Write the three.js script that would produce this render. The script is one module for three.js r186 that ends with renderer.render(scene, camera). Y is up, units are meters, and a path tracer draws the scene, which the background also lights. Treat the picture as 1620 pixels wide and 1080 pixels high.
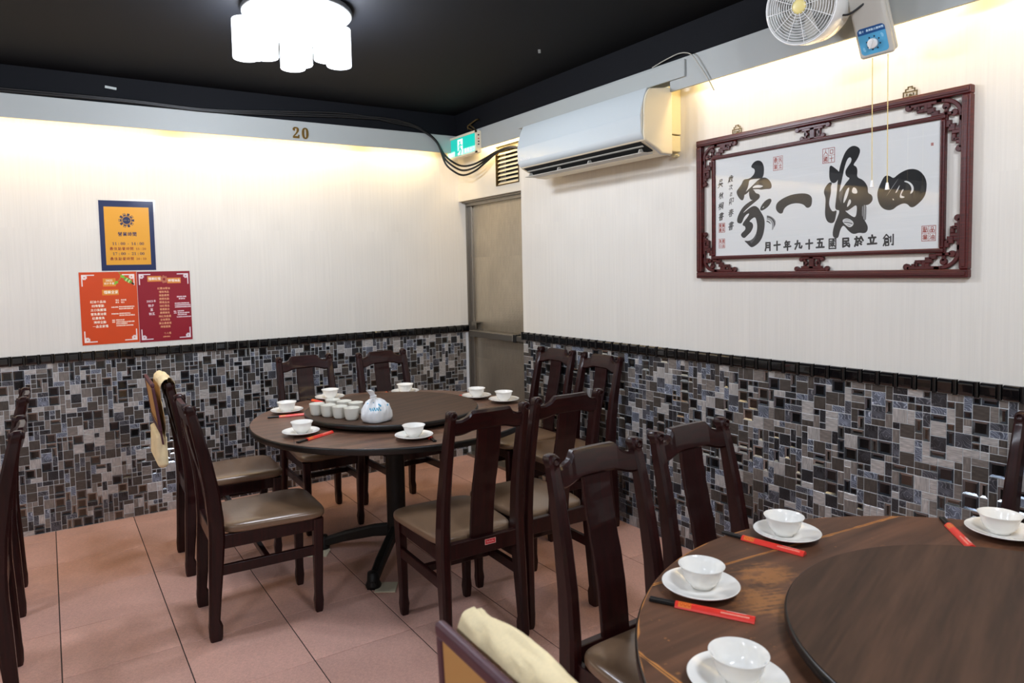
import * as THREE from 'three';
import { RoundedBoxGeometry } from 'three/addons/geometries/RoundedBoxGeometry.js';
import { mergeGeometries, toCreasedNormals } from 'three/addons/utils/BufferGeometryUtils.js';
import { RectAreaLightUniformsLib } from 'three/addons/lights/RectAreaLightUniformsLib.js';
import { FontLoader } from 'three/addons/loaders/FontLoader.js';
import { TextGeometry } from 'three/addons/geometries/TextGeometry.js';

// ---------------------------------------------------------------- camera, renderer, exposure
const scene = new THREE.Scene();
scene.background = new THREE.Color(0x000000);
const renderer = new THREE.WebGLRenderer({ antialias: true });
renderer.toneMapping = THREE.LinearToneMapping;
renderer.toneMappingExposure = 1.0;
renderer.shadowMap.enabled = true;
RectAreaLightUniformsLib.init();
const camera = new THREE.PerspectiveCamera(2 * Math.atan(540 / 1099.95) * 180 / Math.PI, 1.5, 0.05, 40);
{
  const yaw = 0.560125, pitch = 0.0600506, roll = -0.0218095;
  const fwd = new THREE.Vector3(Math.sin(yaw) * Math.cos(pitch), -Math.sin(pitch), -Math.cos(yaw) * Math.cos(pitch));
  const right = new THREE.Vector3(Math.cos(yaw), 0, Math.sin(yaw)), up = new THREE.Vector3().crossVectors(right, fwd);
  camera.position.set(-2.81455, 1.5, 4.81321);
  camera.up.copy(up).multiplyScalar(Math.cos(roll)).addScaledVector(right, -Math.sin(roll));
  camera.lookAt(camera.position.clone().add(fwd));
  camera.setViewOffset(1620, 1080, 46.4, 47.08, 1620, 1080);
  camera.focus = 3.6;
  camera.userData.fStop = 5.6;
  camera.updateProjectionMatrix();
  camera.updateMatrixWorld(true);
}
// light levels of the fittings (built further down)
const LAMP_CD = 1.28, LAMP_COLOR = 0xebf2ff, SHADE_GLOW = 2.6;
const COVE_NITS = 42, COVE_COLOR = 0xffdca0;
const CEIL_Y = 2.68, FASCIA_TOP = 2.52, X_LEFT = -8, Z_FRONT = 7.2;

// ---------------------------------------------------------------- helpers
function rng(seed) { let a = seed >>> 0; return () => { a = (a + 0x6d2b79f5) | 0; let t = Math.imul(a ^ (a >>> 15), 1 | a); t = (t + Math.imul(t ^ (t >>> 7), 61 | t)) ^ t; return ((t ^ (t >>> 14)) >>> 0) / 4294967296; }; }
const V3 = (x, y, z) => new THREE.Vector3(x, y, z);
const lerp = THREE.MathUtils.lerp, clamp = THREE.MathUtils.clamp;
const used = new Map();
function numbered(n) { const k = used.get(n) ?? 0; used.set(n, k + 1); return k ? n + '_' + String(k).padStart(3, '0') : n; }
function shadows(o) { o.traverse((c) => { if (c.isMesh) { c.castShadow = true; c.receiveShadow = true; } }); return o; }
function mesh(name, geo, mat, parent) { const m = new THREE.Mesh(geo, mat); m.name = parent && parent !== scene ? name : numbered(name); (parent || scene).add(m); m.castShadow = m.receiveShadow = true; return m; }
function thing(name, label, category, pos = [0, 0, 0], turn = 0, group) {
  const g = new THREE.Group(); g.name = numbered(name); g.position.set(...pos); g.rotation.y = turn; g.userData = { label, category };
  if (group) g.userData.group = group;
  scene.add(g); return g;
}
function tag(o, label, category, group) { Object.assign(o.userData, { label, category }); if (group) o.userData.group = group; return o; }
function struct(name) { const g = new THREE.Group(); g.name = name; g.userData.kind = 'structure'; scene.add(g); return g; }
function structMesh(name, geo, mat) { const m = mesh(name, geo, mat); m.userData.kind = 'structure'; return m; }
function copy(o, pos, turn, label, group) { const c = o.clone(); c.name = numbered(o.name.replace(/_\d\d\d$/, '')); c.userData = { ...o.userData }; if (pos) c.position.set(...pos); if (turn !== undefined) c.rotation.y = turn; if (label) c.userData.label = label; if (group) c.userData.group = group; scene.add(c); return c; }
// uv in metres from the dominant direction of each face
function uvm(geo, du = 0, dv = 0, swap = false) {
  const g = geo.index ? geo.toNonIndexed() : geo, p = g.attributes.position, n = g.attributes.normal, uv = new Float32Array(p.count * 2);
  for (let i = 0; i < p.count; i += 3) {
    let ax = 0, ay = 0, az = 0;
    for (let k = 0; k < 3; k++) { ax += Math.abs(n.getX(i + k)); ay += Math.abs(n.getY(i + k)); az += Math.abs(n.getZ(i + k)); }
    for (let k = 0; k < 3; k++) {
      const x = p.getX(i + k), y = p.getY(i + k), z = p.getZ(i + k);
      let u, v; if (ay >= ax && ay >= az) { u = x; v = z; } else if (ax >= az) { u = z; v = y; } else { u = x; v = y; }
      uv[(i + k) * 2] = (swap ? v : u) + du; uv[(i + k) * 2 + 1] = (swap ? u : v) + dv;
    }
  }
  g.setAttribute('uv', new THREE.BufferAttribute(uv, 2)); return g;
}
function box(x0, y0, z0, x1, y1, z1, r = 0) {
  const w = Math.abs(x1 - x0), h = Math.abs(y1 - y0), d = Math.abs(z1 - z0);
  const g = r ? new RoundedBoxGeometry(w, h, d, 2, Math.min(r, w / 2.01, h / 2.01, d / 2.01)) : new THREE.BoxGeometry(w, h, d);
  g.translate((x0 + x1) / 2, (y0 + y1) / 2, (z0 + z1) / 2); return uvm(g);
}
const clean = (g) => { const k = g.index ? g.toNonIndexed() : g; for (const n of Object.keys(k.attributes)) if (!['position', 'normal', 'uv'].includes(n)) k.deleteAttribute(n); if (!k.attributes.uv) k.setAttribute('uv', new THREE.BufferAttribute(new Float32Array(k.attributes.position.count * 2), 2)); k.morphAttributes = {}; return k; };
const merge = (...gs) => mergeGeometries(gs.flat().map(clean));
// a loft of chamfered rectangles: rows of [y, cx, cz, halfX, halfZ]
function postLoft(rows, ch = 0.2, capTop = true) {
  const pos = [], idx = [], N = 8;
  for (const [y, cx, cz, hx, hz] of rows) {
    const c = Math.min(hx, hz) * ch;
    for (const [x, z] of [[-hx + c, -hz], [hx - c, -hz], [hx, -hz + c], [hx, hz - c], [hx - c, hz], [-hx + c, hz], [-hx, hz - c], [-hx, -hz + c]]) pos.push(cx + x, y, cz + z);
  }
  for (let r = 0; r < rows.length - 1; r++) for (let k = 0; k < N; k++) { const a = r * N + k, b = r * N + (k + 1) % N, c = a + N, d = b + N; idx.push(a, c, b, b, c, d); }
  for (let k = 1; k < N - 1; k++) { idx.push(0, k, k + 1); const t = (rows.length - 1) * N; idx.push(t, t + k + 1, t + k); }
  let g = new THREE.BufferGeometry(); g.setAttribute('position', new THREE.Float32BufferAttribute(pos, 3)); g.setIndex(idx); g = toCreasedNormals(g, 0.62); return uvm(g);
}
function extrude(shape, depth, bevel = 0, curve = 12, seg = 2) { return new THREE.ExtrudeGeometry(shape, { depth: depth - 2 * bevel, bevelEnabled: bevel > 0, bevelThickness: bevel, bevelSize: bevel, bevelOffset: -bevel, bevelSegments: seg, curveSegments: curve }); }
const poly = (pts) => { const s = new THREE.Shape(); pts.forEach(([x, y], i) => (i ? s.lineTo(x, y) : s.moveTo(x, y))); return s; };
function disc(x, y, r) { const s = new THREE.Shape(); s.absarc(x, y, r, 0, Math.PI * 2); return s; }
const rect = (x0, y0, x1, y1) => poly([[x0, y0], [x1, y0], [x1, y1], [x0, y1]]);
function tube(pts, r, seg = 60, rad = 8) { return new THREE.TubeGeometry(new THREE.CatmullRomCurve3(pts.map((p) => V3(...p))), seg, r, rad, false); }
function lathe(pts, seg = 64) { return new THREE.LatheGeometry(pts.map(([x, y]) => new THREE.Vector2(x, y)), seg); }

// ---------------------------------------------------------------- textures
function canvasTex(w, h, draw, { srgb = true, repeat } = {}) {
  const c = document.createElement('canvas'); c.width = w; c.height = h; draw(c.getContext('2d'), w, h);
  const t = new THREE.CanvasTexture(c); if (srgb) t.colorSpace = THREE.SRGBColorSpace; t.anisotropy = 8;
  t.wrapS = t.wrapT = repeat ? THREE.RepeatWrapping : THREE.ClampToEdgeWrapping; if (repeat) t.repeat.set(1 / repeat[0], 1 / repeat[1]); return t;
}
// periodic value noise
function noiseField(seed, cells) { const r = rng(seed), n = cells * cells, a = new Float32Array(n); for (let i = 0; i < n; i++) a[i] = r(); return (x, y) => { const xi = Math.floor(x), yi = Math.floor(y), fx = x - xi, fy = y - yi, sx = fx * fx * (3 - 2 * fx), sy = fy * fy * (3 - 2 * fy), m = (v) => ((v % cells) + cells) % cells; const g = (i, j) => a[m(j) * cells + m(i)]; return lerp(lerp(g(xi, yi), g(xi + 1, yi), sx), lerp(g(xi, yi + 1), g(xi + 1, yi + 1), sx), sy); }; }
function dataTex(w, h, f, { srgb = true, repeat = [1, 1] } = {}) {
  const d = new Uint8Array(w * h * 4);
  for (let y = 0; y < h; y++) for (let x = 0; x < w; x++) { const c = f(x / w, y / h, x, y), o = (y * w + x) * 4; if (c.length) { d[o] = clamp(c[0], 0, 255); d[o + 1] = clamp(c[1], 0, 255); d[o + 2] = clamp(c[2], 0, 255); } else d[o] = d[o + 1] = d[o + 2] = 0; d[o + 3] = 255; }
  const t = new THREE.DataTexture(d, w, h); t.magFilter = THREE.LinearFilter; t.minFilter = THREE.LinearFilter; if (srgb) t.colorSpace = THREE.SRGBColorSpace; t.wrapS = t.wrapT = THREE.RepeatWrapping; t.repeat.set(1 / repeat[0], 1 / repeat[1]); t.needsUpdate = true; return t;
}
const N1 = noiseField(11, 64), N2 = noiseField(23, 64), N3 = noiseField(37, 64), N4 = noiseField(51, 64);
const grey = (v) => [v, v, v];
// wallpaper with fine upright fibres
const wallMap = dataTex(1024, 1024, (u, v) => { const s = N1(u * 320 % 64 + Math.floor(u * 5) * 7, v * 6) * 0.5 + N2(u * 128 % 64 + 13, v * 3) * 0.5, b = N3(u * 5, v * 5); const k = 0.965 + 0.03 * s + 0.02 * (b - 0.5); return [235 * k, 231 * k, 221 * k]; }, { repeat: [0.9, 0.9] });
const wallBump = dataTex(1024, 1024, (u, v) => grey(130 + 45 * (N1((u * 256) % 64, v * 8) - 0.5) + 45 * (N2((u * 448) % 64, v * 16 + 3) - 0.5) + 35 * (N3((u * 64), v * 256 % 64) - 0.5)), { srgb: false, repeat: [0.7, 0.7] });
const fiberBump = dataTex(256, 256, (u, v) => grey(128 + 60 * (N1(u * 64, v * 64) - 0.5) + 60 * (N2(u * 32, v * 32) - 0.5)), { srgb: false, repeat: [0.06, 0.06] });
// dark varnished rosewood
const varnishMap = dataTex(512, 512, (u, v) => { const g = N1(u * 48, v * 4) * 0.6 + N2(u * 64, v * 16) * 0.4, b = N3(u * 4, v * 4), k = 0.7 + 0.6 * g * (0.7 + 0.5 * b); return [36 * k, 8 * k, 8 * k]; }, { repeat: [0.35, 0.5] });
const frameWoodMap = dataTex(512, 512, (u, v) => { const g = N1(u * 6, v * 64) * 0.6 + N2(u * 20, v * 64) * 0.4, k = 0.72 + 0.55 * g; return [74 * k, 20 * k, 19 * k]; }, { repeat: [0.5, 0.2] });
const tableWood = (seed, w) => { const A = noiseField(seed, 64), B = noiseField(seed + 1, 64); return (u, v) => { const x = u * w, warp = B(x * 3, v * 3) * 0.35; const g = A(x * 4, (v + warp * 0.06) * 64) * 0.55 + B(x * 10, v * 180 % 64) * 0.3 + A(x * 30, v * 256 % 64) * 0.15; return g; }; };
const gTop = tableWood(101, 1), gSus = tableWood(205, 1);
const topMap = dataTex(1024, 1024, (u, v) => { const k = 0.72 + 0.56 * gTop(u, v); return [104 * k, 76 * k, 61 * k]; }, { repeat: [1.5, 1.5] });
const susanMap = dataTex(1024, 1024, (u, v) => { const plank = 0.9 + 0.2 * N4(Math.floor(v * 14) * 1.37, 2.5), k = (0.74 + 0.5 * gSus(u, v)) * plank; return [72 * k, 52 * k, 40 * k]; }, { repeat: [1.2, 1.2] });
const woodBump = dataTex(512, 512, (u, v) => grey(255 * gTop(u, v)), { srgb: false, repeat: [1.0, 1.0] });
// the near table top: brown wood whose film is rubbed off in patches, along the hinge lines and around the rim; uv spans the 1.7 m square
const T2R = 0.82, T2SPAN = 1.7, T2CH = 0.6745, T2ANG = 5.6 * Math.PI / 180;
const wornMap = dataTex(2048, 2048, (u, v) => {
  const x = (u - 0.5) * T2SPAN, z = (v - 0.5) * T2SPAN, k = 0.72 + 0.56 * gTop(u, v); let c = [92 * k, 63 * k, 47 * k];
  const rad = Math.hypot(x, z), fine = N1(x * 90, z * 90) * 0.5 + N2(x * 220, z * 220) * 0.3 + N3(x * 30, z * 40) * 0.2;
  const xr = x * Math.cos(T2ANG) + z * Math.sin(T2ANG), zr = -x * Math.sin(T2ANG) + z * Math.cos(T2ANG);
  let w = 0;
  for (const d of [Math.abs(Math.abs(xr) - T2CH), Math.abs(Math.abs(zr) - T2CH)]) w = Math.max(w, clamp((0.0055 + 0.004 * (N3(x * 40, z * 40) - 0.4) - d) / 0.0025, 0, 1));
  w = Math.max(w, clamp((rad - (T2R - 0.0075 + 0.007 * (N4(Math.atan2(z, x) * 20 + 30, 5) - 0.45))) / 0.003, 0, 1));
  for (const [px, pz, pr, amt] of [[-0.13, -0.6, 0.11, 1], [-0.24, -0.53, 0.12, 0.95], [-0.24, -0.45, 0.1, 0.8], [-0.38, -0.49, 0.07, 0.5], [0.0, -0.64, 0.08, 0.35], [-0.34, -0.36, 0.1, 0.3]]) {
    const d = Math.hypot(x - px, (z - pz) * 1.2); const t = clamp(1.25 - d / pr, 0, 1) * amt; const st = N2((x * 0.94 + z * 0.34) * 26, (z * 0.94 - x * 0.34) * 150 + 9); w = Math.max(w, clamp((t * (0.2 + 0.6 * fine + 0.5 * st) - 0.32) * 1.7, 0, 0.62));
  }
  if (fine > 0.79) w = Math.max(w, (fine - 0.79) * 5);
  return [lerp(c[0], 186, w), lerp(c[1], 124, w), lerp(c[2], 66, w)];
});
wornMap.wrapS = wornMap.wrapT = THREE.ClampToEdgeWrapping;
const tileFloorMap = (seed, tint) => dataTex(512, 512, (u, v, x, y) => { const s = N1(u * 190 % 64, v * 190 % 64 + seed), t = N2(u * 64, v * 64), b = N3(u * 3 + seed, v * 3), k = tint * (0.9 + 0.1 * s + 0.06 * t + 0.06 * (b - 0.5)); return [212 * k, 166 * k, 150 * k]; }, { repeat: [0.42, 0.42] });
const leatherBump = dataTex(256, 256, (u, v) => grey(120 + 80 * N1(u * 64, v * 64) + 40 * N2(u * 32, v * 32)), { srgb: false, repeat: [0.05, 0.05] });
const marbleMap = dataTex(512, 512, (u, v) => { const w = N1(u * 6, v * 6) * 2.2 + N2(u * 14, v * 14) * 0.8; const s = Math.abs(Math.sin((u * 9 + v * 15 + w * 2.1) * Math.PI)), vein = Math.pow(1 - s, 5), b = N3(u * 9, v * 9), k = 0.55 + 0.5 * b; return [clamp(112 * k + 140 * vein, 0, 255), clamp(118 * k + 140 * vein, 0, 255), clamp(132 * k + 140 * vein, 0, 255)]; }, { repeat: [0.22, 0.22] });
const brushMap = dataTex(256, 256, (u, v) => { const k = 0.8 + 0.28 * N1(u * 64, v * 4) + 0.12 * N2(u * 8, v * 8); return [182 * k, 178 * k, 174 * k]; }, { repeat: [0.1, 0.1] });
const steelBump = canvasTex(512, 512, (c, w, h) => { c.fillStyle = '#808080'; c.fillRect(0, 0, w, h); for (let j = 0; j < 8; j++) for (let i = 0; i < 8; i++) { const x = i * 64 + (j % 2) * 32, y = j * 64; for (const dx of [0, -512]) { c.strokeStyle = '#c8c8c8'; c.lineWidth = 7; c.strokeRect(x + dx + 8, y + 8, 40, 44); c.strokeStyle = '#505050'; c.lineWidth = 5; c.strokeRect(x + dx + 20, y + 20, 16, 20); } } }, { srgb: false, repeat: [0.32, 0.32] });
const steelMap = dataTex(256, 256, (u, v) => { const k = 0.92 + 0.05 * N1(u * 64, v * 16) + 0.08 * N2(u * 5, v * 5); return [196 * k, 186 * k, 168 * k]; }, { repeat: [0.8, 0.8] });
const clothMap = dataTex(256, 256, (u, v) => { const k = 0.93 + 0.03 * N1(u * 64, v * 64) + 0.06 * N2(u * 6, v * 6); return [252 * k, 232 * k, 186 * k]; }, { repeat: [0.2, 0.2] });

// ---------------------------------------------------------------- materials
const std = (o) => new THREE.MeshStandardMaterial(o), phys = (o) => new THREE.MeshPhysicalMaterial(o);
const M = {
  wall: std({ map: wallMap, bumpMap: wallBump, bumpScale: 0.0004, roughness: 0.85 }),
  paint: std({ color: 0xcfd2ce, roughness: 0.6, bumpMap: fiberBump, bumpScale: 0.0002 }),
  lintel: std({ color: 0xded9cc, roughness: 0.6 }),
  fascia: std({ color: 0xa2a6a3, roughness: 0.5 }),
  black: phys({ color: 0x080a0f, roughness: 0.75, specularIntensity: 0.35, bumpMap: fiberBump, bumpScale: 0.0004 }),
  grout: std({ color: 0xe4e6e6, roughness: 0.9 }), floorGrout: std({ color: 0x3a302c, roughness: 0.95 }),
  varnish: phys({ map: varnishMap, roughness: 0.42, specularIntensity: 0.4, clearcoat: 0.35, clearcoatRoughness: 0.08 }),
  frameWood: phys({ map: frameWoodMap, roughness: 0.45, specularIntensity: 0.6, clearcoat: 0.25, clearcoatRoughness: 0.25 }),
  leather: phys({ color: 0x7a614b, roughness: 0.3, clearcoat: 0.5, clearcoatRoughness: 0.16, bumpMap: leatherBump, bumpScale: 0.00025 }),
  topWood: phys({ map: topMap, roughness: 0.36, specularIntensity: 0.7, bumpMap: woodBump, bumpScale: 0.00015 }),
  wornTop: phys({ map: wornMap, roughness: 0.42, specularIntensity: 0.45 }),
  susanWood: phys({ map: susanMap, roughness: 0.5, specularIntensity: 0.35 }),
  blackEdge: std({ color: 0x0d0b09, roughness: 0.35 }),
  wornEdge: std({ color: 0x1e1712, roughness: 0.35 }),
  iron: std({ color: 0x14120f, roughness: 0.5, metalness: 0.3 }),
  porcelain: phys({ color: 0xf2f0ea, roughness: 0.14, clearcoat: 0.5, clearcoatRoughness: 0.05 }),
  cup: phys({ color: 0xe6e4d9, roughness: 0.2, clearcoat: 0.3 }),
  steel: std({ map: steelMap, metalness: 0.85, roughness: 0.34, bumpMap: steelBump, bumpScale: 0.001 }),
  plainSteel: std({ color: 0x8f8a82, metalness: 0.85, roughness: 0.32 }),
  chrome: std({ color: 0xd8dadc, metalness: 1, roughness: 0.12 }),
  dish: std({ color: 0x8c9092, metalness: 0.6, roughness: 0.25 }),
  brass: std({ color: 0xb08a45, metalness: 0.9, roughness: 0.25 }),
  darkBrass: std({ color: 0x5a4a2c, metalness: 0.7, roughness: 0.4 }),
  cable: std({ color: 0x0c0c0d, roughness: 0.45 }),
  acPanel: phys({ color: 0xc3cbcc, roughness: 0.2, clearcoat: 0.6, clearcoatRoughness: 0.06 }),
  whitePlastic: phys({ color: 0xe6e7e4, roughness: 0.22, clearcoat: 0.5, clearcoatRoughness: 0.08 }),
  creamPlastic: std({ color: 0xe8ddc0, roughness: 0.35 }),
  greyPlastic: std({ color: 0xb9b6ac, roughness: 0.45 }),
  darkSlot: std({ color: 0x060606, roughness: 0.7 }),
  spacer: std({ color: 0xe6d9ac, roughness: 0.85, bumpMap: fiberBump, bumpScale: 0.002 }),
  cloth: std({ map: clothMap, roughness: 0.9, side: THREE.DoubleSide, bumpMap: fiberBump, bumpScale: 0.0003 }),
  maroon: std({ color: 0x4c2630, roughness: 0.5 }), tan: std({ color: 0xb98a4e, roughness: 0.75 }),
  bagPlastic: phys({ color: 0xe9eef0, roughness: 0.35, transmission: 0.25, thickness: 0, side: THREE.DoubleSide }),
  blackPiece: phys({ color: 0x08090b, roughness: 0.12, clearcoat: 0.6 }),
};
const VAR_TONES = [0xffffff, 0xb9b3ae, 0x77716c];

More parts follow.
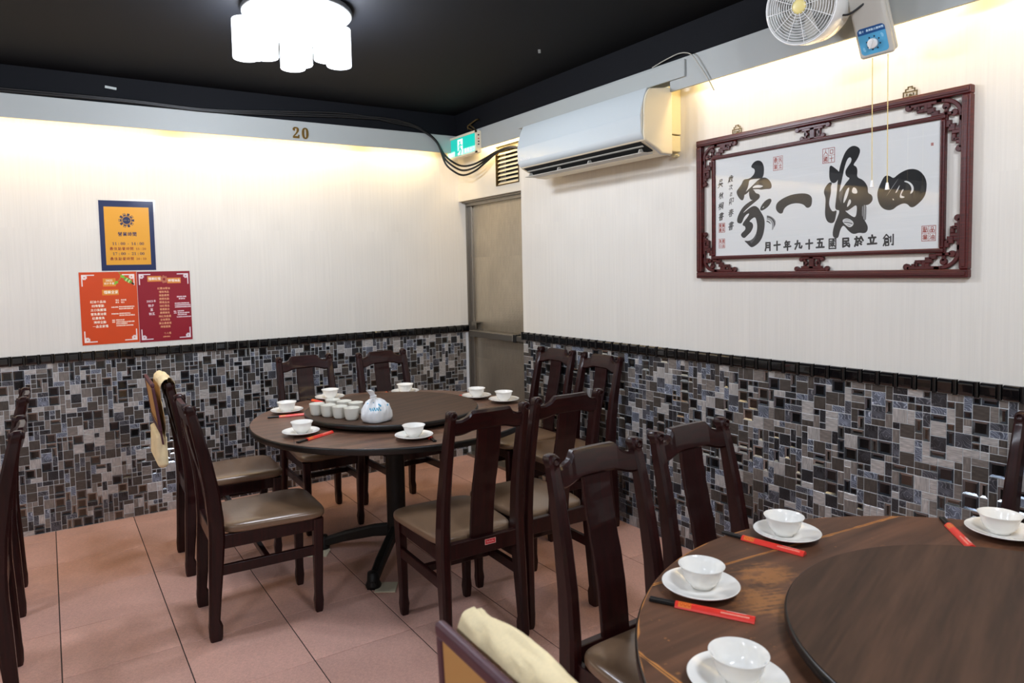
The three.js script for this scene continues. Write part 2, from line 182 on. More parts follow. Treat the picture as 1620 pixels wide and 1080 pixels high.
// ---------------------------------------------------------------- stroke-drawn characters (grid 0..100)
const GLYPH = {
  yue: [[25, 10, 25, 60, 15, 95], [25, 12, 78, 12, 78, 95], [28, 38, 76, 38], [28, 62, 76, 62]],
  shi: [[10, 45, 90, 40], [50, 5, 50, 98]],
  nian: [[38, 2, 22, 22], [28, 16, 80, 12], [26, 38, 76, 34], [30, 38, 30, 60], [8, 64, 94, 58], [54, 14, 54, 98]],
  jiu: [[12, 42, 70, 34, 66, 80, 90, 84, 96, 66], [42, 8, 38, 50, 12, 95]],
  wu: [[18, 10, 84, 8], [48, 10, 36, 90], [22, 46, 72, 44, 68, 90], [6, 92, 96, 90]],
  guo: [[12, 8, 12, 96], [12, 8, 88, 8, 88, 96], [12, 94, 88, 94], [26, 28, 74, 28], [54, 16, 62, 60, 76, 76], [28, 42, 46, 42, 46, 58, 28, 58, 28, 42], [24, 72, 50, 68], [70, 44, 52, 76], [64, 16, 72, 24]],
  min: [[20, 10, 80, 10, 80, 36], [20, 10, 20, 92, 50, 80], [20, 36, 80, 36], [20, 58, 84, 58], [52, 36, 60, 72, 90, 92, 92, 74]],
  yu: [[24, 4, 28, 18], [6, 24, 48, 22], [22, 24, 20, 60, 6, 94], [22, 48, 42, 48, 38, 88, 28, 84], [72, 6, 50, 46], [72, 6, 94, 42], [66, 50, 78, 58], [62, 70, 76, 80]],
  li: [[50, 4, 52, 20], [14, 28, 86, 26], [32, 38, 40, 78], [70, 36, 58, 82], [4, 86, 96, 84]],
  chuang: [[30, 2, 4, 34], [30, 2, 58, 30], [18, 34, 46, 34], [14, 44, 50, 44, 50, 62, 16, 62], [16, 44, 16, 70, 4, 96], [24, 72, 24, 96], [24, 72, 52, 72, 52, 94, 24, 94], [70, 20, 70, 66], [92, 4, 92, 92, 80, 88]],
  ying: [[12, 8, 20, 22], [36, 6, 28, 22], [26, 4, 26, 20], [14, 34, 40, 18], [62, 8, 68, 20], [88, 6, 80, 20], [76, 4, 76, 20], [62, 34, 90, 18], [8, 40, 92, 40], [8, 40, 6, 52], [92, 40, 90, 52], [30, 50, 70, 50, 70, 64, 30, 64, 30, 50], [48, 64, 42, 72], [22, 72, 78, 72, 78, 96, 22, 96, 22, 72]],
  ye: [[36, 2, 36, 26], [62, 2, 62, 26], [16, 8, 24, 22], [84, 8, 76, 22], [6, 28, 94, 28], [32, 32, 38, 42], [68, 32, 62, 42], [14, 46, 86, 46], [20, 58, 80, 58], [4, 70, 96, 70], [50, 46, 50, 98], [46, 72, 12, 94], [54, 72, 90, 94]],
  time: [[10, 16, 10, 84], [10, 16, 36, 16, 36, 84], [10, 48, 36, 48], [10, 82, 36, 82], [48, 16, 92, 16], [70, 2, 70, 34], [42, 36, 98, 36], [44, 58, 96, 58], [78, 44, 78, 92, 66, 90], [54, 68, 62, 78]],
  jian: [[10, 6, 10, 98], [10, 6, 42, 6, 42, 38], [10, 22, 42, 22], [10, 38, 42, 38], [58, 6, 58, 38], [58, 6, 90, 6, 90, 96, 80, 94], [58, 22, 90, 22], [58, 38, 90, 38], [34, 50, 34, 88], [34, 50, 66, 50, 66, 88], [34, 68, 66, 68], [34, 86, 66, 86]],
  zui: [[26, 4, 26, 40], [26, 4, 74, 4, 74, 40], [26, 16, 74, 16], [26, 28, 74, 28], [6, 40, 94, 40], [18, 40, 18, 88], [42, 40, 42, 96], [18, 54, 42, 54], [18, 68, 42, 68], [6, 88, 48, 82], [54, 52, 88, 52, 56, 96], [58, 58, 94, 96]],
  hou: [[28, 4, 8, 26], [30, 26, 6, 54], [20, 46, 20, 98], [66, 2, 46, 22, 66, 24], [78, 16, 44, 42, 84, 38], [60, 46, 40, 72], [56, 56, 84, 56, 44, 98], [52, 66, 94, 96]],
  dian: [[12, 6, 12, 44], [12, 6, 48, 6, 48, 44], [12, 42, 48, 42], [30, 6, 30, 74], [12, 58, 48, 58], [6, 74, 52, 74], [8, 84, 4, 96], [22, 84, 24, 94], [36, 84, 38, 94], [48, 82, 54, 94], [72, 4, 72, 50], [72, 26, 96, 26], [60, 50, 60, 92], [60, 50, 92, 50, 92, 92], [60, 90, 92, 90]],
  can: [[30, 2, 10, 30], [22, 10, 44, 10, 20, 40], [52, 8, 88, 8, 50, 40], [58, 14, 92, 38], [50, 36, 8, 62], [50, 36, 92, 62], [34, 56, 66, 56], [30, 64, 70, 64, 70, 80, 30, 80], [30, 64, 30, 98, 48, 92], [32, 72, 68, 72], [66, 82, 92, 98]],
  chu: [[50, 4, 50, 94], [20, 18, 20, 46, 80, 46], [80, 18, 80, 46], [10, 60, 10, 94, 90, 94], [90, 60, 90, 94]],
  kou: [[20, 20, 20, 85], [20, 20, 80, 20, 80, 85], [20, 85, 80, 85]],
  si: [[10, 18, 10, 90], [10, 18, 90, 18, 90, 90], [10, 86, 90, 86], [38, 20, 34, 56, 22, 64], [60, 20, 60, 58, 78, 58]],
  hai: [[8, 10, 22, 20], [2, 36, 18, 44], [6, 92, 24, 60], [46, 2, 34, 26], [42, 16, 94, 16], [44, 30, 38, 76, 86, 76], [46, 30, 86, 30, 80, 96, 70, 92], [30, 52, 98, 52], [58, 36, 66, 46], [56, 58, 64, 68]],
  xi: [[44, 2, 36, 30, 10, 56], [38, 20, 80, 20, 62, 66, 20, 96], [42, 44, 58, 58]],
  chu2: [[18, 6, 26, 16], [6, 26, 44, 26, 8, 62], [26, 44, 26, 98], [34, 46, 44, 58], [52, 18, 92, 18, 88, 92, 74, 88], [68, 18, 62, 60, 44, 94]],
  ren: [[50, 4, 44, 50, 6, 96], [48, 40, 94, 96]],
  zhi: [[8, 10, 92, 10], [44, 12, 20, 38, 80, 40], [62, 26, 84, 48], [14, 66, 86, 66], [50, 48, 50, 94], [4, 94, 96, 94]],
  yi: [[8, 50, 92, 48]], pin: [[30, 6, 70, 6, 70, 42, 30, 42, 30, 6], [8, 56, 44, 56, 44, 94, 8, 94, 8, 56], [56, 56, 92, 56, 92, 94, 56, 94, 56, 56]],
  jia: [[50, 2, 52, 12], [12, 30, 12, 16, 88, 16, 84, 30], [26, 34, 76, 34], [50, 36, 18, 62], [38, 46, 60, 70, 56, 96, 44, 92], [50, 60, 12, 80], [56, 74, 14, 98], [80, 46, 62, 60], [62, 60, 94, 92]],
  fu: [[20, 4, 28, 14], [6, 24, 40, 24, 8, 62], [26, 46, 26, 98], [48, 8, 94, 8], [54, 20, 88, 20, 88, 40, 54, 40, 54, 20], [50, 52, 92, 52, 92, 96, 50, 96, 50, 52], [50, 74, 92, 74], [71, 52, 71, 96]],
  quan: [[50, 2, 8, 40], [50, 2, 94, 40], [28, 42, 74, 42], [26, 66, 76, 66], [50, 42, 50, 92], [8, 94, 92, 94]],
  yuF: [[34, 2, 14, 26], [30, 10, 66, 10, 52, 26], [22, 28, 80, 28, 80, 66, 22, 66, 22, 28], [50, 28, 50, 66], [24, 47, 78, 47], [14, 78, 8, 96], [36, 78, 38, 94], [60, 78, 64, 94], [82, 78, 92, 96]],
  wuS: [[30, 4, 70, 4, 70, 24, 30, 24, 30, 4], [24, 36, 24, 50, 80, 50], [8, 62, 92, 62], [50, 50, 46, 70, 12, 98], [54, 64, 90, 98]],
  qiu: [[40, 6, 14, 14], [6, 30, 50, 30], [30, 10, 30, 96], [28, 36, 6, 66], [32, 40, 50, 58], [62, 28, 56, 46], [90, 24, 78, 44], [74, 8, 72, 44, 52, 96], [74, 48, 94, 96]],
  tong: [[6, 26, 46, 26], [26, 4, 26, 96], [24, 32, 6, 62], [30, 40, 44, 54], [52, 10, 52, 96], [52, 10, 94, 10, 94, 92, 86, 88], [60, 30, 86, 30], [62, 46, 84, 46, 84, 72, 62, 72, 62, 46]],
  shu: [[24, 10, 76, 10, 76, 34], [10, 22, 92, 22], [24, 34, 76, 34], [50, 2, 50, 58], [20, 46, 80, 46], [8, 58, 94, 58], [28, 68, 74, 68, 74, 96, 28, 96, 28, 68], [28, 82, 74, 82]],
  sui: [[50, 2, 50, 28], [50, 12, 74, 12], [28, 10, 28, 28], [10, 28, 92, 28], [16, 40, 88, 40], [16, 40, 6, 96], [26, 54, 48, 54], [38, 54, 34, 92], [26, 66, 20, 82], [58, 34, 70, 76, 92, 92], [86, 52, 56, 92], [74, 30, 82, 36]],
  ci: [[6, 16, 22, 26], [6, 80, 26, 54], [52, 2, 38, 32], [46, 20, 90, 20, 82, 38], [64, 30, 60, 62, 34, 96], [64, 58, 94, 96]],
  ji: [[20, 10, 80, 10, 80, 44, 22, 44], [22, 44, 22, 88, 84, 90, 88, 70]],
  mao: [[40, 6, 14, 20], [14, 20, 14, 74, 36, 60], [36, 20, 36, 70, 14, 96], [56, 14, 90, 14, 90, 66, 80, 62], [56, 14, 56, 98]],
  chun: [[16, 12, 84, 12], [20, 26, 80, 26], [6, 40, 94, 40], [50, 2, 46, 40, 6, 70], [54, 42, 94, 70], [32, 58, 68, 58, 68, 96, 32, 96, 32, 58], [32, 76, 68, 76]],
  hong: [[28, 4, 10, 28, 30, 30], [36, 20, 8, 54, 38, 50], [24, 54, 24, 96], [10, 66, 6, 84], [38, 64, 42, 78], [54, 16, 94, 16], [74, 16, 74, 88], [48, 90, 98, 90]],
  you: [[10, 8, 24, 18], [4, 34, 18, 42], [8, 92, 26, 58], [42, 30, 42, 92], [42, 30, 92, 30, 92, 92], [42, 60, 92, 60], [42, 90, 92, 90], [67, 6, 67, 90]],
};
function glyph(c, name, x, y, w, h, lw, cap = 'round') {
  c.lineCap = cap; c.lineJoin = 'round'; c.lineWidth = lw;
  for (const s of GLYPH[name]) { c.beginPath(); for (let i = 0; i < s.length; i += 2) c[i ? 'lineTo' : 'moveTo'](x + s[i] / 100 * w, y + s[i + 1] / 100 * h); c.stroke(); }
}
const POOL = ['hong', 'you', 'hai', 'quan', 'fu', 'dian', 'can', 'yuF', 'zui', 'ye', 'hou', 'jian', 'pin', 'guo'];
function glyphRow(c, names, x, y, s, lw, gap = 1.06) { names.forEach((n, i) => glyph(c, n, x + i * s * gap, y, s, s, lw)); }
const R0 = rng(404); const pick = (n) => Array.from({ length: n }, () => POOL[Math.floor(R0() * POOL.length)]);
function cornerFret(c, x, y, sx, sy, L, t) {
  c.save(); c.translate(x, y); c.scale(sx, sy); c.fillRect(0, 0, L, t); c.fillRect(0, 0, t, L);
  c.strokeStyle = c.fillStyle; c.lineWidth = t * 0.75; c.lineJoin = 'miter'; c.strokeRect(t * 1.1, t * 1.6, L * 0.3, L * 0.16); c.strokeRect(t * 1.6, t * 1.1, L * 0.16, L * 0.3); c.strokeRect(t * 1.2, t * 1.2, L * 0.2, L * 0.2); c.restore();
}
const blueTex = canvasTex(610, 858, (c, w, h) => {
  c.fillStyle = '#10214f'; c.fillRect(0, 0, w, h); c.fillStyle = '#e0a02c'; c.fillRect(54, 76, 502, 712);
  c.save(); c.translate(300, 240); c.fillStyle = '#1a2450'; c.strokeStyle = '#1a2450';
  for (let k = 0; k < 10; k++) { c.save(); c.rotate(k * Math.PI / 5 + 0.31); if (k % 2) { c.lineWidth = 4; c.strokeRect(-13, -86, 26, 18); c.strokeRect(-8, -72, 16, 12); } else { c.fillRect(-14, -86, 28, 18); c.fillRect(-7, -70, 14, 16); } c.restore(); }
  c.lineWidth = 3; for (const r of [64, 58, 52]) { c.beginPath(); c.arc(0, 0, r, 0, 7); c.stroke(); } c.beginPath(); c.arc(0, 0, 45, 0, 7); c.fill();
  c.strokeStyle = '#8a7a46'; c.fillStyle = '#8a7a46'; ['si', 'hai', 'yi', 'jia'].forEach((g, i) => glyph(c, g, -36 + i * 18, -9, 16, 17, 2)); c.restore();
  c.strokeStyle = '#231f4c'; c.fillStyle = '#231f4c'; ['ying', 'ye', 'time', 'jian'].forEach((g, i) => glyph(c, g, 196 + i * 54, 384, 48, 50, 5.5));
  c.font = 'bold 48px serif'; c.textAlign = 'center'; c.fillText('11 : 00  -  14 : 00', 306, 544); c.fillText('17 : 00  -  21 : 00', 306, 668);
  c.fillStyle = c.strokeStyle = '#7c2318'; for (const [y, t] of [[570, '13 : 20'], [694, '20 : 10']]) { ['zui', 'hou', 'dian', 'can', 'time', 'jian'].forEach((g, i) => glyph(c, g, 98 + i * 45, y, 39, 38, 3.8)); c.font = 'bold 38px serif'; c.textAlign = 'left'; c.fillText(t, 388, y + 35); }
});
const orangeTex = canvasTex(630, 882, (c, w, h) => {
  c.fillStyle = '#cf4612'; c.fillRect(0, 0, w, h); c.fillStyle = '#f0e4de';
  for (const [x, y, a, b] of [[24, 30, 1, 1], [606, 30, -1, 1], [24, 852, 1, -1], [606, 852, -1, -1]]) cornerFret(c, x, y, a, b, 140, 13);
  c.fillStyle = '#dd8a2a'; c.fillRect(254, 78, 140, 98); c.fillRect(240, 216, 182, 68);
  c.fillStyle = c.strokeStyle = '#f6ead8'; c.font = 'bold 34px serif'; c.textAlign = 'center'; c.fillText('2025', 322, 118); glyphRow(c, ['chu2', 'xi', 'nian', 'can'], 266, 128, 27, 3.4); glyphRow(c, ['fu', 'ye', 'quan', 'jia'], 258, 228, 38, 5);
  const rows = [['hong', 'you', 'shi', 'pin', 'you'], ['si', 'hai', 'can', 'dian'], ['li', 'kou', 'hou', 'guo', 'fu'], ['ying', 'yuF', 'zui', 'you', 'can'], ['hong', 'zui', 'can', 'yuF'], ['hai', 'time', 'quan', 'dian'], ['yi', 'pin', 'quan', 'jia', 'fu']];
  rows.forEach((r, i) => glyphRow(c, r, 106 + (i > 4 ? 14 : 0) + (5 - r.length) * 14, 344 + i * 50, 32, 4.6));
  c.strokeStyle = '#6fae2e'; c.lineCap = 'round'; c.lineWidth = 6; c.beginPath(); c.moveTo(430, 2); c.quadraticCurveTo(446, 20, 454, 44); c.quadraticCurveTo(452, 96, 412, 118); c.stroke(); c.fillStyle = '#7fbf3a'; for (const [x, y, r] of [[474, 60, 26], [404, 128, 20], [388, 146, 14]]) { c.beginPath(); c.ellipse(x, y, r, r * 0.7, 0.5, 0, 7); c.fill(); } for (let i = 0; i < 5; i++) { c.fillStyle = i % 2 ? '#b9dc8a' : '#5f9e30'; c.beginPath(); c.ellipse(502 + i * 15, 88 + i * 10, 12, 24, 0.6, 0, 7); c.fill(); } c.fillStyle = '#1f2a14'; c.beginPath(); c.ellipse(584, 148, 20, 11, 0.7, 0, 7); c.fill(); c.strokeStyle = c.fillStyle = '#f6ead8';
  const small = (x, y, n, s = 15) => glyphRow(c, pick(n), x, y, s, 2.6);
  small(380, 338, 2, 20); small(440, 338, 3, 20); small(380, 366, 2, 20); small(440, 366, 2, 20);
  small(330, 426, 5); small(416, 424, 11); small(416, 448, 10); small(330, 508, 5); small(416, 506, 8); small(416, 530, 11); small(334, 588, 2); small(376, 586, 6); small(334, 610, 2); small(376, 610, 13); small(376, 632, 8); small(376, 656, 12);
});
const crimsonTex = canvasTex(620, 890, (c, w, h) => {
  c.fillStyle = '#8c1023'; c.fillRect(0, 0, w, h); c.fillStyle = '#e6dde0';
  for (const [x, y, a, b] of [[20, 30, 1, 1], [600, 30, -1, 1], [20, 862, 1, -1], [600, 862, -1, -1]]) cornerFret(c, x, y, a, b, 136, 12);
  c.fillStyle = '#d98a3a'; c.fillRect(118, 58, 160, 70); c.fillRect(348, 84, 160, 70);
  c.strokeStyle = '#c07a58'; c.lineWidth = 3; c.beginPath(); for (let k = 0; k < 60; k++) { const a = k * 0.9, r = 14 + (k * 7) % 34; c.lineTo(312 + r * Math.cos(a), 100 + r * 1.15 * Math.sin(a)); } c.stroke();
  c.fillStyle = c.strokeStyle = '#f4e9e0'; glyphRow(c, ['fu', 'ye', 'hong', 'fu'], 128, 74, 34, 4.6); glyphRow(c, ['time', 'fu', 'you', 'pin'], 358, 100, 34, 4.6);
  c.strokeStyle = c.fillStyle = '#d9a072'; [5, 4, 4, 4, 4, 4, 4, 4, 5, 4, 5, 4].forEach((n, i) => glyphRow(c, pick(n), 306 - n * 15.5, 202 + i * 44.5, 28, 4)); glyphRow(c, ['shi', 'ren', 'fu'], 280, 776, 27, 3.6); glyphRow(c, pick(5), 268, 826, 16, 3);
  c.strokeStyle = c.fillStyle = '#efe6e6'; c.font = 'bold 34px serif'; c.textAlign = 'left'; c.fillText('2025', 96, 388); glyph(c, 'nian', 176, 360, 28, 30, 4); glyphRow(c, ['chu2', 'xi'], 112, 414, 34, 4.6); glyph(c, 'zhi', 134, 466, 32, 34, 4.6); glyphRow(c, ['chu2', 'wu'], 116, 518, 34, 4.6);
  const small = (x, y, n, s = 15) => glyphRow(c, pick(n), x, y, s, 2.6); small(452, 320, 6, 18); small(474, 346, 4, 18); small(424, 406, 11); small(424, 430, 12); small(424, 454, 12); small(408, 508, 2); small(452, 506, 5); small(408, 530, 2); small(452, 530, 9); small(452, 554, 7); small(440, 582, 11);
});
const INK=[[824,182,838,186,852,198,868,184,890,173,913,168,938,174,957,191,970,216,972,242,968,270,957,288,940,304,926,313,915,311,907,300,894,294,879,297,863,305,853,314,837,317,817,311,801,294,793,270,791,245,798,222,807,203,815,188],[593,109,611,122,635,144,633,164,620,185,603,185,592,167,591,138],[594,180,577,194,566,218,577,244,575,281,573,314,582,342,600,352,615,347,620,322,625,298,608,307,595,291,588,266,599,221,596,200,603,185],[625,228,629,171,635,131,647,92,663,59,688,44,713,54,721,71,709,101,689,123,705,131,710,149,706,175,734,188,753,218,751,243,769,251,773,271,759,288,736,289,728,327,744,356,755,376,751,396,737,401,720,396,696,403,675,387,656,362,645,369,637,389,631,416,613,413,607,396,615,359,628,331,640,299,617,297,621,261],[339,264,345,243,378,225,421,214,471,214,500,222,514,238,512,264,506,275,490,279,476,261,446,252,413,253,387,264,376,279,374,290,361,293,345,280],[207,66,223,46,244,40,265,48,277,72,277,100,271,122,256,124,219,121,197,124,195,146,185,169,173,184,169,208,159,216,139,197,127,171,142,156,159,138,168,118,200,120,223,105,231,90,228,75],[219,151,256,124,284,122,307,139,318,162,314,177,289,174,261,175,247,170,209,168,176,191,171,184,200,165],[197,183,205,167,224,173,233,190,254,195,256,211,238,223,200,246,176,262,161,278,173,272,205,252,228,246,247,256,261,277,280,307,282,343,273,387,252,418,219,437,205,434,186,415,171,404,195,409,219,400,238,377,245,345,240,316,233,297,219,300,195,317,214,322,222,339,210,363,191,378,171,394,154,380,156,370,181,353,178,336,161,331,171,315,195,292,202,277,186,279,169,295,159,319,149,322,134,317,132,300,147,268,171,241,205,224,224,217,205,216],[257,263,270,242,289,226,311,220,318,231,303,253,284,265,264,272]];
const HOLE=[[889,213,899,209,918,221,928,239,925,256,915,263,914,257,920,247,916,231,905,219],[878,220,871,240,863,254,859,252,867,237],[884,243,892,240,885,254,880,265,897,271,889,276,875,273,878,258],[849,271,857,279,850,281],[682,88,668,93,656,126,648,166,639,205,634,229,646,214,665,188,681,174,664,166,658,147,666,131,687,106],[679,208,667,216,657,240,651,272,657,272,671,245],[692,211,706,217,713,239,696,239,686,231],[678,254,688,271,672,290,666,289],[711,281,707,337,687,329,657,302,669,307,689,295],[647,341,672,334,702,357,683,378,656,358],[219,157,238,150,279,159,261,167,238,164,217,164],[268,258,282,251,273,261]];
const DRY=[[649,343,672,338,698,356,681,372,658,356],[727,291,751,285,749,356,731,339],[275,295,303,295,330,311,341,331,330,354,319,369,321,342,303,328,280,323]];

// the calligraphy sheet: millimetres of a 1026 x 486 sheet
const paperTex = canvasTex(2048, 970, (c, w, h) => {
  c.scale(2048 / 1026, 970 / 486); c.fillStyle = '#dcdedc'; c.fillRect(0, 0, 1026, 486);
  const r = rng(77); for (let i = 0; i < 200; i++) { c.fillStyle = r() < 0.5 ? 'rgba(240,240,236,0.12)' : 'rgba(208,211,211,0.12)'; c.fillRect(r() * 1026, r() * 486, 60 + r() * 200, 1 + r() * 5); }
  const path = (p) => { const pts = []; for (let i = 0; i < p.length; i += 2) pts.push([p[i], p[i + 1]]); const n = pts.length, mid = (a, b) => [(a[0] + b[0]) / 2, (a[1] + b[1]) / 2]; c.beginPath(); const m0 = mid(pts[n - 1], pts[0]); c.moveTo(...m0); for (let i = 0; i < n; i++) { const m = mid(pts[i], pts[(i + 1) % n]); c.quadraticCurveTo(...pts[i], ...m); } c.closePath(); };
  c.fillStyle = c.strokeStyle = '#17181a'; c.lineWidth = 2; c.lineJoin = 'round';
  for (const p of INK) { path(p); c.fill(); c.stroke(); }
  c.fillStyle = '#dcdedc'; for (const p of HOLE) { path(p); c.fill(); }
  DRY.forEach((p, k) => { c.save(); path(p); c.clip(); for (let i = 0; i < 60; i++) { c.strokeStyle = r() < 0.5 ? 'rgba(30,32,34,0.75)' : 'rgba(215,217,216,0.8)'; c.lineWidth = 0.6 + r() * 1.6; const b = i * 5; c.beginPath(); if (k === 1) { c.moveTo(722 + i * 0.6, 280); c.lineTo(722 + i * 0.55, 362); } else if (k === 0) { c.moveTo(640, 330 + i * 1.0); c.quadraticCurveTo(675, 322 + i * 1.0, 705, 345 + i); } else { c.arc(290, 345, 15 + i * 0.9, -1.5, 0.9); } c.stroke(); } c.restore(); });
  // streaks left by a drying brush inside the black
  c.save(); c.strokeStyle = 'rgba(220,222,221,0.5)'; c.lineWidth = 0.7; for (let i = 0; i < 12; i++) { c.beginPath(); c.arc(168, 360, 56 + i * 1.5, 0.15, 0.95); c.stroke(); c.beginPath(); c.moveTo(640 + i, 190 + i * 3); c.lineTo(632 + i, 250 + i * 2); c.stroke(); } for (let i = 0; i < 8; i++) { c.beginPath(); c.moveTo(826 + i * 2, 262 - i * 3); c.lineTo(850 + i * 3, 226 - i * 4); c.stroke(); } c.restore();
  c.strokeStyle = c.fillStyle = '#17181a';
  const row = [['chuang', 834, 432], ['li', 772, 431], ['yu', 719, 434], ['min', 664, 436], ['guo', 607, 436], ['wu', 552, 434], ['shi', 502, 436], ['jiu', 450, 436], ['nian', 397, 438], ['shi', 346, 436], ['yue', 299, 437]];
  for (const [g, x, y] of row) glyph(c, g, x - 19, y - 22, g === 'chuang' ? 42 : 38, g === 'guo' || g === 'chuang' ? 46 : 42, g === 'guo' || g === 'chuang' ? 5.2 : 7.4);
  // the signature columns, written quickly: slanted, thin and thick
  for (const [g, x, y, sz, lw] of [['sui', 96, 106, 34, 3.6], ['ci', 96, 146, 25, 3], ['ji', 97, 180, 18, 2.8], ['mao', 99, 212, 34, 3.2], ['chun', 97, 268, 36, 3.4], ['shu', 97, 330, 40, 3.6], ['wuS', 37, 121, 38, 4], ['qiu', 40, 180, 32, 3.4], ['tong', 38, 231, 36, 3.6], ['shu', 40, 281, 38, 3.6]]) { c.save(); c.translate(x, y); c.transform(1, -0.16, -0.14, 1, 0, 0); glyph(c, g, -sz * 0.42, -sz / 2, sz * 0.84, sz, lw); c.restore(); }
  const seal = (x, y, sx, sy, faint, names) => { c.strokeStyle = c.fillStyle = faint ? 'rgba(150,52,40,0.75)' : '#8e3226'; c.lineWidth = 2; c.strokeRect(x - sx / 2, y - sy / 2, sx, sy); c.lineWidth = 1.4; c.beginPath(); c.moveTo(x, y - sy / 2); c.lineTo(x, y + sy / 2); c.moveTo(x - sx / 2, y); c.lineTo(x + sx / 2, y); c.stroke(); names.forEach((n, i) => glyph(c, n, x - sx * 0.44 + (i % 2) * sx * 0.5, y - sy * 0.44 + Math.floor(i / 2) * sy * 0.5, sx * 0.38, sy * 0.38, 2.2)); };
  seal(587, 69, 52, 60, 0, ['ren', 'kou', 'guo', 'shi']); seal(349, 68, 46, 60, 1, ['zui', 'min', 'ye', 'li']); seal(982, 415, 48, 56, 0, ['dian', 'pin', 'ye', 'you']);
  seal(44, 336, 36, 44, 0, ['can', 'ye', 'zui', 'min']); seal(44, 412, 36, 44, 1, ['yuF', 'guo', 'kou', 'pin']); c.fillStyle = 'rgba(150,60,50,0.6)'; c.fillRect(985, 82, 9, 11);
});
const exitTex = canvasTex(512, 184, (c, w, h) => {
  c.fillStyle = '#0fb5a4'; c.fillRect(0, 0, w, h); c.fillStyle = '#8fe0c6'; c.fillRect(0, 122, 130, 62); c.fillRect(240, 122, 272, 62);
  c.fillStyle = '#eafaf4'; c.fillRect(184, 14, 96, 160); c.fillStyle = '#0fb5a4'; c.beginPath(); c.arc(226, 44, 13, 0, 7); c.fill();
  c.strokeStyle = '#0fb5a4'; c.lineCap = 'round'; c.lineWidth = 19; c.beginPath(); c.moveTo(232, 66); c.lineTo(226, 104); c.lineTo(248, 130); c.lineTo(238, 166); c.moveTo(226, 104); c.lineTo(204, 138); c.lineTo(186, 144); c.stroke(); c.lineWidth = 11; c.beginPath(); c.moveTo(236, 68); c.lineTo(258, 84); c.lineTo(272, 78); c.moveTo(228, 68); c.lineTo(206, 78); c.lineTo(200, 98); c.stroke();
  c.fillStyle = c.strokeStyle = '#f4fff6'; c.font = 'bold 54px sans-serif'; c.fillText('EXIT', 18, 172); [['zui', 308], ['hou', 356], ['chu', 404], ['kou', 452]].forEach(([g, x]) => glyph(c, g, x, 126, 42, 46, 4.5));
});
const dialTex = canvasTex(256, 256, (c, w, h) => {
  c.fillStyle = '#4f9fc6'; c.fillRect(0, 0, w, h); c.fillStyle = '#0f4c86'; c.fillRect(0, 0, w, 62); c.strokeStyle = '#cfe6f2'; glyphRow(c, ['guo', 'shi'], 16, 18, 24, 3.4); glyphRow(c, ['zui', 'ye', 'dian', 'li', 'guo', 'time', 'jian'], 82, 18, 22, 3);
  c.lineWidth = 5; c.strokeStyle = '#9fd0e6'; for (const [x, y, a] of [[200, 108, -1.2], [52, 196, 2]]) for (const r of [16, 26]) { c.beginPath(); c.arc(x, y, r, a, a + 1.8); c.stroke(); }
  c.fillStyle = '#0c2438'; for (let k = 0; k < 8; k++) { c.beginPath(); c.arc(128 + 62 * Math.cos(k * 0.785 + 0.3), 156 + 62 * Math.sin(k * 0.785 + 0.3), 8, 0, 7); c.fill(); }
});
const sleeveTex = canvasTex(512, 64, (c, w, h) => {
  c.fillStyle = '#e0362a'; c.fillRect(0, 0, w, h); c.fillStyle = '#e0762c'; c.fillRect(22, 4, 86, 56); c.strokeStyle = '#c8401f'; c.lineWidth = 3; for (let i = 0; i < 7; i++) { c.beginPath(); c.arc(30 + i * 13, 20 + (i % 2) * 24, 9, 0, 7); c.stroke(); }
  c.fillStyle = '#e34a33'; c.fillRect(110, 30, 400, 5); c.strokeStyle = c.fillStyle = '#f7e9e4'; c.lineWidth = 4; c.beginPath(); c.roundRect(332, 8, 130, 22, 11); c.stroke(); c.font = 'italic bold 20px serif'; c.beginPath(); c.moveTo(350, 20); for (let i = 0; i < 9; i++) { c.quadraticCurveTo(352 + i * 11, 10, 356 + i * 11, 20); c.quadraticCurveTo(358 + i * 11, 27, 361 + i * 11, 19); } c.stroke();
  c.fillStyle = '#efb39a'; for (let i = 0; i < 26; i++) c.fillRect(300 + i * 7, 44, 4, 8);
});
const stickerTex = canvasTex(128, 64, (c, w, h) => { c.fillStyle = '#f0b0a8'; c.fillRect(0, 0, w, h); c.fillStyle = '#c8202c'; c.fillRect(7, 7, 114, 50); c.strokeStyle = '#f2c0b8'; c.lineWidth = 4; c.beginPath(); c.moveTo(20, 38); for (let i = 0; i < 6; i++) { c.lineTo(26 + i * 15, 22 + (i % 2) * 8); c.lineTo(33 + i * 15, 40); } c.stroke(); });
const bagTex = canvasTex(512, 256, (c, w, h) => { c.fillStyle = '#eef2f4'; c.fillRect(0, 0, w, h); c.strokeStyle = '#3f9fc4'; c.lineWidth = 5; c.beginPath(); c.moveTo(214, 118); for (let i = 0; i < 5; i++) { c.quadraticCurveTo(218 + i * 15, 96, 222 + i * 15, 120); c.quadraticCurveTo(226 + i * 15, 134, 230 + i * 15, 114); } c.stroke(); c.fillStyle = '#5aa9d2'; for (const [x, y, r] of [[286, 86, 8], [294, 92, 7], [240, 70, 4], [352, 104, 6], [180, 80, 6]]) { c.beginPath(); c.arc(x, y, r, 0, 7); c.fill(); } });

// ---------------------------------------------------------------- the room shell
const DOOR_Z = 0.858, DOOR_H = 2.043, U = 0.02786, DADO_ROWS = 36, DADO_H = 1.006, TRIM_TOP = 1.061;
